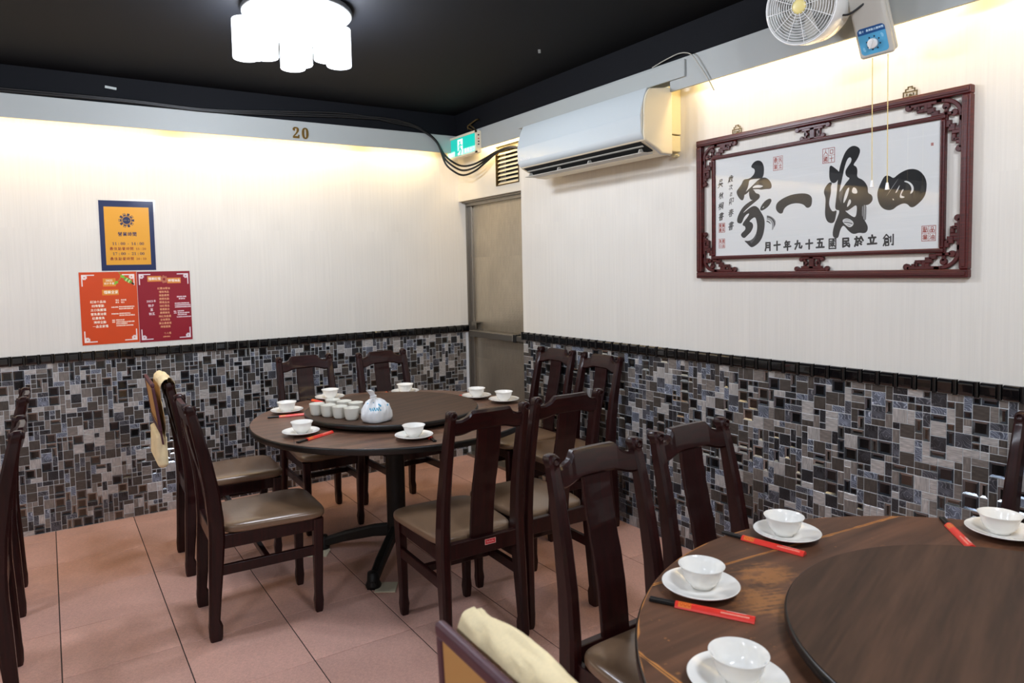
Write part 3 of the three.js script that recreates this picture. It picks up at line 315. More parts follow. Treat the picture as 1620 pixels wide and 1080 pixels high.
// floor: a bed of dark grout with square tiles, each one a piece
const floor = struct('floor');
mesh('grout_bed', box(X_LEFT, -0.12, -0.05, 0.1, -0.0022, Z_FRONT), M.floorGrout, floor);
function plate(w, h, t, c, bd, rimColor) {       // front face at z = t, inset c, falling bd over the chamfer (rising when bd < 0); origin at its corner
  const P = [], N = [], q = (a, b, d, e) => { const n = V3(...b).sub(V3(...a)).cross(V3(...e).sub(V3(...a))).normalize(); for (const v of [a, b, d, a, d, e]) { P.push(...v); N.push(n.x, n.y, n.z); } };
  const F = [[c, c, t], [w - c, c, t], [w - c, h - c, t], [c, h - c, t]], R = [[0, 0, t - bd], [w, 0, t - bd], [w, h, t - bd], [0, h, t - bd]], B = [[0, 0, 0], [w, 0, 0], [w, h, 0], [0, h, 0]];
  q(...F); for (let k = 0; k < 4; k++) { const l = (k + 1) % 4; q(R[k], R[l], F[l], F[k]); q(B[k], B[l], R[l], R[k]); }
  const g = new THREE.BufferGeometry(); g.setAttribute('position', new THREE.Float32BufferAttribute(P, 3)); g.setAttribute('normal', new THREE.Float32BufferAttribute(N, 3)); if (rimColor) g.setAttribute('color', new THREE.Float32BufferAttribute(P.flatMap((_, i) => (i % 3 ? [] : i < 18 ? [1, 1, 1] : rimColor)), 3)); return g;
}
{
  const S = 0.41723, X0 = -2.83522, Z0 = 0.14759, g = plate(S - 0.0045, S - 0.0022, 0.012, 0.0012, 0.0008); g.rotateX(-Math.PI / 2); g.translate(0.00225, -0.012, -0.0011);
  const geo = uvm(g), mats = [0, 1, 2, 3].map((k) => std({ map: tileFloorMap(k * 9, [0.97, 1.0, 1.03, 0.99][k]), roughness: 0.42 })), r = rng(5);
  const far = [[], [], [], []]; for (let i = -13; i <= 6; i++) for (let j = 0; j <= 16; j++) { const x = X0 + i * S, z = Z0 + j * S; if (x > -0.3 + S || z > Z_FRONT - 0.1) continue; const k = Math.floor(r() * 4), y = (r() - 0.5) * 0.0006; if (i < -7 || j > 15) { far[k].push(geo.clone().translate(x, y, z)); continue; } const m = mesh('floor_tile', geo, mats[k], floor); m.position.set(x, y, z); }
  const rest = mesh('floor_tile_field', mergeGeometries(far.map((f) => mergeGeometries(f)), true), mats, floor); rest.userData.kind = 'stuff';
}
structMesh('ceiling', box(X_LEFT - 0.1, CEIL_Y, -0.2, 0.3, CEIL_Y + 0.1, Z_FRONT + 0.1), M.black);
structMesh('wall_left', box(X_LEFT - 0.1, 0, -0.2, X_LEFT, CEIL_Y, Z_FRONT), M.wall);
structMesh('wall_front', box(X_LEFT - 0.1, 0, Z_FRONT, 0.3, CEIL_Y, Z_FRONT + 0.1), M.wall);
// mosaic wainscot: unit 28 mm, pieces 1x1, 2x1, 1x2 and 2x2
const tileMats = { marble: VAR_TONES.map((t) => std({ map: marbleMap, color: t, vertexColors: true, roughness: 0.3 })), brushed: VAR_TONES.map((t) => std({ map: brushMap, color: t, vertexColors: true, roughness: 0.28, metalness: 0.25 })), glass: [0x4a4643, 0x57504a, 0x3a393a].map((t) => std({ color: t, vertexColors: true, roughness: 0.08, metalness: 0.85 })) };
const KINDS = ['marble', 'brushed', 'glass'];
const tileGeos = new Map();
function tileGeo(kind, w, h, variant) {
  const key = [kind, w, h, variant].join(); if (tileGeos.has(key)) return tileGeos.get(key);
  const big = w * h > 1, gap = 0.0016, glass = kind === 'glass', c = glass ? (big ? 0.0078 : 0.004) : 0.0009, bd = glass ? (big ? -0.0028 : -0.0014) : 0.0006, g = plate(w * U - gap * 2, h * U - gap * 2, glass ? 0.0085 + bd : 0.0075, c, bd, glass ? [3.2, 3.9, 4.5] : [1, 1, 1]); g.translate(gap, gap, 0);
  const r = rng(variant * 31 + w * 7 + h * 3 + kind.length); const out = uvm(g, r() * 9, r() * 9, variant % 2 === 1); tileGeos.set(key, out); return out;
}
const frustum = new THREE.Frustum().setFromProjectionMatrix(new THREE.Matrix4().multiplyMatrices(camera.projectionMatrix, camera.matrixWorldInverse));
function mosaic(parent, length, place, seed) {   // place(u, y) -> { pos, quaternion }
  const r = rng(seed), n = Math.floor(length / U), taken = new Uint8Array(n * DADO_ROWS), list = [];
  for (let y = 0; y < DADO_ROWS; y++) for (let x = 0; x < n; x++) {
    if (taken[y * n + x]) continue; const k = r(), okX = x + 1 < n && !taken[y * n + x + 1], okY = y + 1 < DADO_ROWS; let w = 1, h = 1;
    if (k < 0.34 && okX && okY) w = h = 2; else if (k < 0.53 && okX) w = 2; else if (k < 0.72 && okY) h = 2;
    for (let j = 0; j < h; j++) for (let i = 0; i < w; i++) taken[(y + j) * n + x + i] = 1;
    const q = r(), kind = w * h === 4 ? (q < 0.2 ? 'marble' : q < 0.68 ? 'brushed' : 'glass') : q < 0.33 ? 'marble' : q < 0.76 ? 'brushed' : 'glass';
    const tone = kind === 'glass' ? Math.floor(r() * 3) : kind === 'brushed' && w * h === 4 ? (r() < 0.55 ? 2 : r() < 0.6 ? 0 : 1) : Math.floor(r() * 3);
    const { pos, turn } = place(x * U, 0.002 + y * U), c = pos.clone().add(V3(0, 0.02, 0)), d = c.distanceTo(camera.position);
    list.push({ w, h, kind, tone, variant: Math.floor(r() * 4), pos, turn, dy: (r() - 0.5) * 0.0012, score: frustum.containsPoint(c) && pos.z < 3.8 ? w * h / (d * d) : 0 });
  }
  const rank = [...list].sort((a, b) => b.score - a.score).slice(0, 300), single = new Set(rank), bins = new Map();
  for (const t of list) {
    const g = tileGeo(t.kind, t.w, t.h, t.variant), m4 = new THREE.Matrix4().compose(t.pos, new THREE.Quaternion().setFromAxisAngle(V3(0, 1, 0), t.turn), V3(1, 1, 1)).multiply(new THREE.Matrix4().makeTranslation(0, 0, t.dy));
    if (single.has(t)) { const m = mesh('mosaic_tile', g, tileMats[t.kind][t.tone], parent); m.applyMatrix4(m4); } else { const k = t.kind + t.tone; if (!bins.has(k)) bins.set(k, { mat: tileMats[t.kind][t.tone], gs: [] }); bins.get(k).gs.push(g.clone().applyMatrix4(m4)); }
  }
  const all = [...bins.values()], rest = mesh('mosaic_tile_field', mergeGeometries(all.map((b) => mergeGeometries(b.gs)), true), all.map((b) => b.mat), parent); rest.userData.kind = 'stuff';
}
const borderGeo = (() => { const s = new THREE.Shape(); s.moveTo(0, 0); s.lineTo(0.012, 0); s.quadraticCurveTo(0.018, 0.004, 0.018, 0.014); s.lineTo(0.018, 0.04); s.quadraticCurveTo(0.018, 0.053, 0.006, 0.054); s.lineTo(0, 0.054); const g = extrude(s, 0.0495, 0.0015, 6, 1); g.translate(0, 0, 0.00225); return uvm(g); })();
const beadGeo = (() => { const g = new THREE.CylinderGeometry(0.0085, 0.0085, 0.056, 12, 1, false); g.scale(1.3, 1, 1); g.translate(0.0105, 0.0275, 0.0615); return uvm(g); })();
function border(parent, length, origin, turn) { for (let k = 0; k < Math.floor(length / 0.07); k++) { const a = mesh('border_tile', borderGeo, M.blackPiece, parent), b = mesh('border_bead', beadGeo, M.blackPiece, parent); for (const o of [a, b]) { o.position.copy(origin).add(V3(0, 0, k * 0.07).applyAxisAngle(V3(0, 1, 0), turn)); o.rotation.y = turn; } } }

const wallBack = struct('wall_back');           // z = 0, runs past the corner into the door recess
mesh('plaster', box(X_LEFT, DADO_H, -0.1, 0.3, CEIL_Y, 0), M.wall, wallBack);
mesh('wainscot_bed', box(X_LEFT, 0, -0.1, 0.3, DADO_H, 0), M.grout, wallBack);
{ const L = 8.02; mosaic(wallBack, L, (u, y) => ({ pos: V3(0.062 - L + u, y, -0.0045), turn: 0 }), 71); }
border(wallBack, 8.02, V3(0.062, 1.007, 0), -Math.PI / 2);
const wallRight = struct('wall_right');         // x = 0
mesh('plaster', box(0, DADO_H, DOOR_Z, 0.1, CEIL_Y, Z_FRONT), M.wall, wallRight);
mesh('wainscot_bed', box(0, 0, DOOR_Z, 0.1, DADO_H, Z_FRONT), M.grout, wallRight);
mosaic(wallRight, 6.3, (u, y) => ({ pos: V3(0.0045, y, DOOR_Z + u), turn: -Math.PI / 2 }), 1093);
border(wallRight, 6.301, V3(0, 1.007, DOOR_Z + 90 * 0.07 - 0.006), Math.PI);
const VZ0 = 0.55, VZ1 = 0.84, VY0 = 2.103, VY1 = 2.385;   // the louvre opening in the lintel
mesh('lintel', merge(box(0, DOOR_H, 0, 0.1, VY0, DOOR_Z), box(0, VY1, 0, 0.1, CEIL_Y, DOOR_Z), box(0, VY0, 0, 0.1, VY1, VZ0), box(0, VY0, VZ1, 0.1, VY1, DOOR_Z)), M.lintel, wallRight);
mesh('light_leak_block', box(0.15, 0, -0.1, 0.3, CEIL_Y, Z_FRONT), M.black, wallRight);  // unseen black box added behind the wall and door to stop light leaks
// fascia boards of the light coves and the black bulkheads above them
const FA = 0.15, FB = -0.105;
structMesh('trim_1', box(X_LEFT, 2.394, FA - 0.014, FB + 0.014, 2.524, FA), M.fascia);
structMesh('trim_2', merge(box(FB, 2.43, 1.02, FB + 0.014, 2.52, 2.312), box(FB, 2.376, FA, FB + 0.014, 2.52, 1.02), box(FB, 2.373, 2.312, FB + 0.014, 2.52, Z_FRONT)), M.fascia);
structMesh('trim_3', box(X_LEFT, 2.522, 0, 0, CEIL_Y, FA - 0.004), M.black);
structMesh('trim_4', box(FB + 0.004, 2.519, FA - 0.004, 0, CEIL_Y, Z_FRONT), M.black);
structMesh('trim_5', box(FB - 0.012, 2.424, 1.0, FB + 0.001, 2.508, 2.416, 0.003), M.fascia);   // board over the notch above the air conditioner
// steel door in its recess
const door = struct('door_1');
mesh('door_leaf', box(0.105, 0.02, 0.03, 0.145, 2.03, DOOR_Z + 0.03), M.steel, door);
mesh('door_frame', merge(box(0.062, 0, 0, 0.1, DOOR_H, 0.012), box(0.085, 0, 0.008, 0.15, DOOR_H, 0.05, 0.003), box(0.03, DOOR_H - 0.012, 0, 0.15, DOOR_H, DOOR_Z), box(0.06, DOOR_H - 0.035, 0.01, 0.15, DOOR_H - 0.01, DOOR_Z), box(0.07, 0, DOOR_Z, 0.15, DOOR_H, DOOR_Z + 0.02)), M.plainSteel, door);
mesh('threshold', box(0.02, -0.002, 0, 0.15, 0.022, DOOR_Z, 0.003), M.plainSteel, door);
{
  const bar = mesh('push_bar', merge(box(0.02, 0.975, 0.085, 0.075, 1.025, 0.69, 0.006), box(0.03, 0.98, 0.72, 0.075, 1.02, DOOR_Z - 0.01, 0.004), box(0.07, 0.965, 0.1, 0.106, 1.035, 0.16), box(0.07, 0.965, 0.7, 0.106, 1.035, 0.78)), M.plainSteel, door);
  mesh('bar_collar', box(0.022, 0.972, 0.69, 0.08, 1.028, 0.722, 0.004), M.cable, bar);
  mesh('hinge_bracket', merge(box(0.06, 1.03, 0.06, 0.1, 1.09, 0.066), box(0.06, 1.03, 0.066, 0.066, 1.085, 0.12), box(0.06, 1.082, 0.06, 0.1, 1.088, 0.13)), M.plainSteel, door);
}
// louvre vent in the lintel
const vent = thing('louvre_vent', 'small wall vent with slanted cream slats above the steel door', 'vent', [0.012, VY0, (VZ0 + VZ1) / 2]);
{
  const w = VZ1 - VZ0, h = VY1 - VY0; mesh('duct_back', box(0.075, 0, -w / 2, 0.088, h, w / 2), M.darkSlot, vent);
  const f = 0.007; mesh('vent_frame', merge(box(-0.016, 0, -w / 2, 0.02, h - 0.035, -w / 2 + f), box(-0.016, 0, w / 2 - f, 0.02, h - 0.035, w / 2), box(-0.016, 0, -w / 2, 0.02, f, w / 2)), M.darkBrass, vent);
  const slat = (() => { const g = new RoundedBoxGeometry(0.004, 0.024, w - 2 * f - 0.002, 1, 0.0015); g.rotateZ(-0.75); return uvm(g); })();
  for (let k = 0; k < 8; k++) { const s = mesh('slat', slat, M.creamPlastic, vent); s.position.set(0.006, 0.02 + k * 0.0298, 0); }
  mesh('timber_strip', box(0.004, h - 0.03, -w / 2, 0.03, h - 0.004, w / 2), M.spacer, vent);
}

// ---------------------------------------------------------------- lights
// ceiling lamps: a chromed dish with lobed opal glass shades; the light of each shade stands inside it
const glowMat = std({ color: 0xf4f6f8, emissive: LAMP_COLOR, emissiveIntensity: SHADE_GLOW, roughness: 0.3 });
const lampProto = thing('ceiling_lamp', 'chrome dish ceiling lamp with a cluster of glowing white glass shades', 'ceiling lamp', [-1.8, CEIL_Y, 1.69]);
{
  mesh('lamp_dish', lathe([[0, -0.001], [0.236, -0.001], [0.242, -0.008], [0.242, -0.024], [0.236, -0.03], [0.205, -0.03], [0.19, -0.024], [0, -0.02]], 72), M.dish, lampProto);
  const SH = [[[-0.205, -0.105], [-0.135, -0.055], 0.225], [[0.035, -0.2], [0.045, -0.125], 0.215], [[0.2, -0.03], [0.118, 0.035], 0.225], [[-0.175, 0.13], [-0.1, 0.165], 0.2], [[0.02, 0.19], [0.1, 0.15], 0.205]];
  for (const [a, b, bot] of SH) {
    const R = 0.058, ang = Math.atan2(b[1] - a[1], b[0] - a[0]), L = Math.hypot(b[0] - a[0], b[1] - a[1]), s = new THREE.Shape();
    const half = 0.62; s.absarc(0, 0, R, half, Math.PI * 2 - half, false);   // figure-of-eight outline of two joined cylinders
    const nx = L / 2, ny = R * 0.72; s.quadraticCurveTo(nx, -ny, L + R * Math.cos(Math.PI + half), R * Math.sin(Math.PI + half)); s.absarc(L, 0, R, Math.PI + half, Math.PI - half + Math.PI * 2, false); s.quadraticCurveTo(nx, ny, R * Math.cos(half), R * Math.sin(half));
    const g = extrude(s, 0.175, 0.006, 20, 2); g.rotateX(Math.PI / 2); g.rotateY(-ang); g.translate(a[0], -bot + 0.175, a[1]);
    const shade = mesh('glass_shade', clean(g), glowMat, lampProto);
    mesh('shade_stem', (() => { const t = new THREE.CylinderGeometry(0.012, 0.012, bot - 0.175 - 0.02, 12); t.translate((a[0] + b[0]) / 2, -(bot - 0.175 + 0.02) / 2, (a[1] + b[1]) / 2); return t; })(), M.chrome, lampProto);
    const p = new THREE.PointLight(LAMP_COLOR, LAMP_CD, 0, 2); p.position.set((a[0] + b[0]) / 2, -bot + 0.0875, (a[1] + b[1]) / 2); p.castShadow = true; p.shadow.radius = 2.5; lampProto.add(p);
  }
}
copy(lampProto, [-1.55, CEIL_Y, 4.75], 0.7, 'chrome dish ceiling lamp over the near round table, outside the view');
copy(lampProto, [-4.7, CEIL_Y, 1.9], 1.4, 'chrome dish ceiling lamp at the left half of the room, outside the view');
copy(lampProto, [-4.7, CEIL_Y, 4.9], 2.3, 'chrome dish ceiling lamp behind the camera, outside the view');
// warm tubes in the coves
const tubeGlow = std({ color: 0xfff4dc, emissive: COVE_COLOR, emissiveIntensity: 5, roughness: 0.4 });
function coveTube(x, y, z, len, alongX, label, group) {
  const t = thing('cove_tube', label, 'fluorescent tube', [x, y, z], alongX ? 0 : Math.PI / 2, group);
  const g = new THREE.CylinderGeometry(0.013, 0.013, len - 0.06, 14); g.rotateZ(Math.PI / 2); mesh('glass_tube', g, tubeGlow, t);
  mesh('end_cap', merge(...[-1, 1].map((s) => { const c = new THREE.CylinderGeometry(0.014, 0.014, 0.028, 14); c.rotateZ(Math.PI / 2); c.translate(s * (len / 2 - 0.016), 0, 0); return c; })), M.greyPlastic, t);
  mesh('batten', box(-len / 2, 0.02, -0.018, len / 2, 0.05, 0.018, 0.003), M.whitePlastic, t);
  const l = new THREE.RectAreaLight(COVE_COLOR, COVE_NITS, len - 0.06, 0.03); l.position.set(0, -0.017, 0); l.lookAt(V3(x, y - 5, z)); l.rotation.set(-Math.PI / 2, 0, 0); t.add(l); return t;
}
for (const [x, len, w] of [[-0.5, 0.6, 'short, in the corner by the exit sign'], [-1.46, 1.22, 'behind the brass numerals'], [-2.73, 1.22, 'above the posters'], [-4.0, 1.22, 'left of the posters, outside the view'], [-5.27, 1.22, 'left of the fourth lamp, outside the view'], [-6.54, 1.22, 'above the left end, outside the view'], [-7.5, 0.6, 'short, at the left end, outside the view']]) coveTube(x, 2.462, 0.1, len, true, 'warm tube light in the back wall cove, ' + w, 'tubes in the back wall cove');
for (const [z, len, w] of [[0.62, 0.6, 'short, above the louvre vent'], [3.02, 1.22, 'above the framed calligraphy'], [4.3, 1.22, 'right of the fan, outside the view'], [5.57, 1.22, 'behind the viewer']]) coveTube(-0.06, 2.462, z, len, false, 'warm tube light in the right wall cove, ' + w, 'tubes in the right wall cove');

// ---------------------------------------------------------------- chairs
function makeChair(pos, turn, label, group) {
  const t = thing('dining_chair', label, 'chair', pos, turn, group);
  for (const s of [-1, 1]) {
    const X = (y) => s * (0.177 - 0.0155 * y / 0.98);
    const back = [[0, -0.25, 0.0155, 0.0225], [0.015, -0.25, 0.0175, 0.026], [0.06, -0.2495, 0.0185, 0.0275], [0.085, -0.253, 0.0185, 0.0215], [0.16, -0.248, 0.0195, 0.0235], [0.3, -0.238, 0.0205, 0.0285], [0.42, -0.2295, 0.0215, 0.031], [0.5, -0.2305, 0.021, 0.0305], [0.62, -0.24, 0.0205, 0.0285], [0.75, -0.261, 0.0195, 0.0255], [0.86, -0.284, 0.0185, 0.0225], [0.935, -0.302, 0.018, 0.02], [0.947, -0.305, 0.0165, 0.0185], [0.952, -0.306, 0.0185, 0.02], [0.965, -0.3095, 0.019, 0.0205], [0.975, -0.312, 0.0165, 0.018], [0.981, -0.3135, 0.01, 0.012]];
    const post = mesh('rear_post', postLoft(back.map(([y, z, hx, hz]) => [y, X(y), z, hx, hz]), 0.42), M.varnish, t);
    const knob = new THREE.TorusGeometry(0.0105, 0.0045, 8, 20); knob.translate(X(0.965), 0.9645, -0.2892); const knob2 = knob.clone(); knob2.translate(0, 0, -0.0405); mesh('post_scroll', knob, M.varnish, post); mesh('post_scroll', knob2, M.varnish, post);
    const lx = s * 0.157, front = [[0, 0, 0.014], [0.012, 0, 0.0165], [0.05, 0, 0.0195], [0.085, 0.001, 0.0165], [0.12, 0.001, 0.017], [0.25, 0.003, 0.0195], [0.425, 0.006, 0.0225]];
    mesh('front_leg', postLoft(front.map(([y, o, h]) => [y, lx + s * o, 0.187 + o, h, h]), 0.3), M.varnish, t);
    mesh('side_apron', box(s * 0.15, 0.372, -0.212, s * 0.172, 0.43, 0.185, 0.003), M.varnish, t);
    mesh('side_stretcher', box(s * 0.154, 0.262, -0.222, s * 0.174, 0.305, 0.18, 0.004), M.varnish, t);
  }
  mesh('front_apron', box(-0.15, 0.372, 0.178, 0.15, 0.43, 0.2, 0.003), M.varnish, t);
  mesh('rear_rail', box(-0.155, 0.39, -0.252, 0.155, 0.455, -0.226, 0.004), M.varnish, t);
  mesh('cross_stretcher', box(-0.157, 0.268, -0.035, 0.157, 0.298, -0.012, 0.004), M.varnish, t);
  {  // crest rail, bowed a little backwards: chamfered sections lofted along x
    const sm = (f) => f * f * (3 - 2 * f), top = (x) => { const a = Math.abs(x); return a < 0.078 ? 0.9775 : a < 0.106 ? lerp(0.9775, 0.952, sm((a - 0.078) / 0.028)) : lerp(0.952, 0.944, Math.min(1, (a - 0.106) / 0.02)); }, bot = (x) => { const a = Math.abs(x); return a < 0.052 ? 0.9 : lerp(0.9, 0.884, sm(Math.min(1, (a - 0.052) / 0.08))); };
    const P = [], I = [], n = 60, K = 8, xs = []; for (let i = 0; i <= n; i++) xs.push(-0.15 + 0.3 * i / n);
    xs.forEach((x) => { const y0 = bot(x), y1 = top(x), c = 0.007, ct = Math.abs(x) < 0.1 ? 0.011 : 0.008, zc = (y) => -0.302 - (y - 0.93) * 0.22 - 0.012 * (1 - (x / 0.15) ** 2); for (const [y, o] of [[y0, -0.015 + c], [y0 + c, -0.015], [y1 - ct, -0.015], [y1, -0.015 + c], [y1, 0.015 - c], [y1 - ct, 0.015], [y0 + c, 0.015], [y0, 0.015 - c]]) P.push(x, y, zc(y) + o); });
    for (let i = 0; i < n; i++) for (let k = 0; k < K; k++) { const a = i * K + k, b = i * K + (k + 1) % K, c = a + K, d = b + K; I.push(a, c, b, b, c, d); } for (let k = 1; k < K - 1; k++) { I.push(0, k, k + 1, n * K, n * K + k + 1, n * K + k); }
    let g = new THREE.BufferGeometry(); g.setAttribute('position', new THREE.Float32BufferAttribute(P, 3)); g.setIndex(I); g = toCreasedNormals(g, 0.55); mesh('crest_rail', uvm(g, 0, 0, true), M.varnish, t);
  }
  {  // splat with a lumbar curve
    const zc = (y) => { const k = [[0.43, -0.229], [0.5, -0.235], [0.58, -0.244], [0.66, -0.258], [0.74, -0.278], [0.8, -0.292], [0.86, -0.303], [0.905, -0.308]]; for (let i = 0; i < k.length - 1; i++) if (y <= k[i + 1][0]) { const f = (y - k[i][0]) / (k[i + 1][0] - k[i][0]); return lerp(k[i][1], k[i + 1][1], f * f * (3 - 2 * f) * 0.4 + f * 0.6); } return -0.309; };
    const rows = []; for (let y = 0.43; y <= 0.906; y += 0.019) rows.push([y, 0, zc(y), 0.052, 0.0065]); mesh('splat', postLoft(rows, 0.35), M.varnish, t);
  }
  {  // padded seat: a superellipsoid, wider at the front
    const n1 = 56, n2 = 22, P = [], I = [], sp = (v, e) => Math.sign(v) * Math.pow(Math.abs(v), e);
    for (let j = 0; j <= n2; j++) for (let i = 0; i <= n1; i++) { const a = -Math.PI / 2 + Math.PI * j / n2, b = 2 * Math.PI * i / n1, e = sp(Math.cos(a), 0.34); const z = 0.012 + 0.222 * e * sp(Math.sin(b), 0.32), x = (0.187 + 0.07 * (z + 0.05)) * e * sp(Math.cos(b), 0.32); P.push(x, 0.447 + 0.026 * sp(Math.sin(a), 0.62) + (a > 0 ? 0.008 * (1 - Math.min(1, (x / 0.2) ** 2)) * (1 - Math.min(1, ((z - 0.01) / 0.22) ** 2)) : 0), z); }
    for (let j = 0; j < n2; j++) for (let i = 0; i < n1; i++) { const a = j * (n1 + 1) + i, b = a + 1, c = a + n1 + 1, d = c + 1; I.push(a, c, b, b, c, d); }
    const g = new THREE.BufferGeometry(); g.setAttribute('position', new THREE.Float32BufferAttribute(P, 3)); g.setIndex(I); g.computeVertexNormals(); const nn = g.attributes.normal, k = n1 + 1; for (let j = 0; j <= n2; j++) for (let c = 0; c < 3; c++) { const v = (nn.array[j * k * 3 + c] + nn.array[(j * k + n1) * 3 + c]) / 2; nn.array[j * k * 3 + c] = nn.array[(j * k + n1) * 3 + c] = v; } mesh('seat_cushion', uvm(g), M.leather, t);
  }
  return t;
}
const deg = Math.PI / 180, G1 = 'chairs around the far round table', G2 = 'chairs around the near round table', G0 = 'chairs along the left edge';
const chair1 = makeChair([-2.035, 0, 1.69], 87.8 * deg, 'dark wooden chair in profile, nearest of the two left of the far table', G1);
const placeChair = (x, z, d, label, group) => copy(chair1, [x, 0, z], d * deg, label, group);
const chair2 = placeChair(-2.01, 0.96, 88, 'dark wooden chair with a cream cloth cover hung on its back', G1);
placeChair(-1.442, 0.767, -0.6, 'dark wooden chair against the back wall mosaic, behind the stacked cups', G1);
placeChair(-0.941, 0.879, 2.6, 'dark wooden chair against the back wall mosaic, next to the steel door', G1);
placeChair(-0.332, 1.258, -89.2, 'dark wooden chair against the right wall, closest to the steel door', G1);
placeChair(-0.328, 1.671, -92.3, 'dark wooden chair against the right wall, second from the steel door', G1);
const chair7 = placeChair(-1.4, 2.291, 178.4, 'dark wooden chair seen from behind, with a red badge on its rear rail', G1);
placeChair(-0.987, 2.253, 179.2, 'dark wooden chair seen from behind, right of the one with the red badge', G1);
placeChair(-1.472, 3.592, 1.3, 'dark wooden chair with a glossy curved splat, tucked under the left of the near table', G2);
placeChair(-1.039, 3.569, 1.6, 'dark wooden chair at the near table, directly in front of the right wall mosaic', G2);
placeChair(-0.345, 3.97, -90, 'dark wooden chair cut off by the right edge, beside the near table', G2);
const chair12 = placeChair(-1.985, 4.14, 89, 'dark wooden chair in the bottom foreground under a cream and maroon cover', G2);
placeChair(-3.235, 0.965, -90, 'dark wooden chair at the left edge, nearest to the mosaic wall', G0);
placeChair(-3.235, 1.785, -90, 'dark wooden chair at the left edge, in front of the one by the wall', G0);
{ const g = new THREE.PlaneGeometry(0.05, 0.022); g.rotateY(Math.PI); g.translate(-0.028, 0.432, -0.2526); const st = mesh('badge', g, std({ map: stickerTex, roughness: 0.5 }), chair7); st.userData.label = 'small red maker badge with a pink border'; }

// cloth covers with a maroon-edged pocket panel hung over two chair backs
function chairCover(chair, lean, label) {
  const t = thing('chair_cover', label, 'chair cover', chair.position.toArray(), chair.rotation.y, 'cloth covers hung on chair backs');
  const w = 0.186, top = 0.99, prof = [[-0.262, 0.70], [-0.266, 0.78], [-0.272, 0.87], [-0.283, 0.94], [-0.292, top - 0.003], [-0.306, top + 0.012], [-0.332, top + 0.008], [-0.346, 0.98], [-0.35, 0.93], [-0.34, 0.86], [-0.334, 0.78], [-0.335, 0.72], [-0.336, 0.68]];
  const curve = new THREE.CatmullRomCurve3(prof.map(([z, y]) => V3(0, y, z))), nu = 60, nv = 24, P = [], I = [], r = noiseField(lean * 100 + 7, 32);
  for (let i = 0; i <= nu; i++) { const p = curve.getPoint(i / nu); for (let j = 0; j <= nv; j++) { const v = j / nv * 2 - 1, wr = (r(i * 0.35, j * 0.5) - 0.5) * 0.012, edge = 1 + (r(i * 0.3, 3 + (j > nv / 2 ? 9 : 0)) - 0.5) * 0.08; P.push(v * w * edge, p.y + (r(i * 0.2 + 9, j * 0.4) - 0.5) * 0.006 + (Math.abs(i - nu * 0.34) < 6 ? 0.006 * Math.sin(v * 5) : 0), p.z + (p.z < -0.29 ? -Math.abs(wr) : Math.abs(wr))); } }
  for (let i = 0; i < nu; i++) for (let j = 0; j < nv; j++) { const a = i * (nv + 1) + j, b = a + 1, c = a + nv + 1, d = c + 1; I.push(a, b, c, b, d, c); }
  const g = new THREE.BufferGeometry(); g.setAttribute('position', new THREE.Float32BufferAttribute(P, 3)); g.setIndex(I); g.computeVertexNormals(); mesh('cloth_drape', uvm(g), M.cloth, t);
  { const pg = new RoundedBoxGeometry(0.35, 0.17, 0.05, 6, 0.024), p = pg.attributes.position; for (let i = 0; i < p.count; i++) p.setZ(i, p.getZ(i) - Math.max(0, 0.012 * (1 - (p.getX(i) / 0.175) ** 2)) + (r(p.getX(i) * 60 + 20, p.getY(i) * 50) - 0.5) * 0.008); pg.computeVertexNormals(); pg.translate(0, 0.645, -0.352); mesh('pouch', uvm(pg), M.cloth, t); }
  const tilt = (gg) => { gg.rotateX(-lean); gg.translate(0, 0.768, -0.36); return gg; };
  mesh('pocket_panel', tilt(box(-0.19, 0.01, -0.004, 0.19, 0.205, 0.004, 0.003)), M.tan, t).userData.label = 'tan panel of the pocket';
  mesh('maroon_edging', tilt(merge(box(-0.202, 0.198, -0.009, 0.202, 0.222, 0.009, 0.008), box(-0.202, 0, -0.007, -0.184, 0.2, 0.007, 0.005), box(0.184, 0, -0.007, 0.202, 0.2, 0.007, 0.005), box(-0.202, -0.02, -0.007, 0.202, 0.014, 0.007, 0.005), box(-0.198, -0.085, -0.004, 0.198, -0.01, 0.004, 0.003))), M.maroon, t);
  mesh('zip_pull', tilt(merge(box(-0.19, 0.016, -0.01, 0.19, 0.024, -0.004, 0.002))), M.brass, t);
  return t;
}
chairCover(chair2, 0.12, 'cream cloth cover with a maroon pocket on the chair left of the far table');
chairCover(chair12, 0.04, 'cream cloth cover with a maroon-edged tan panel in the bottom foreground');

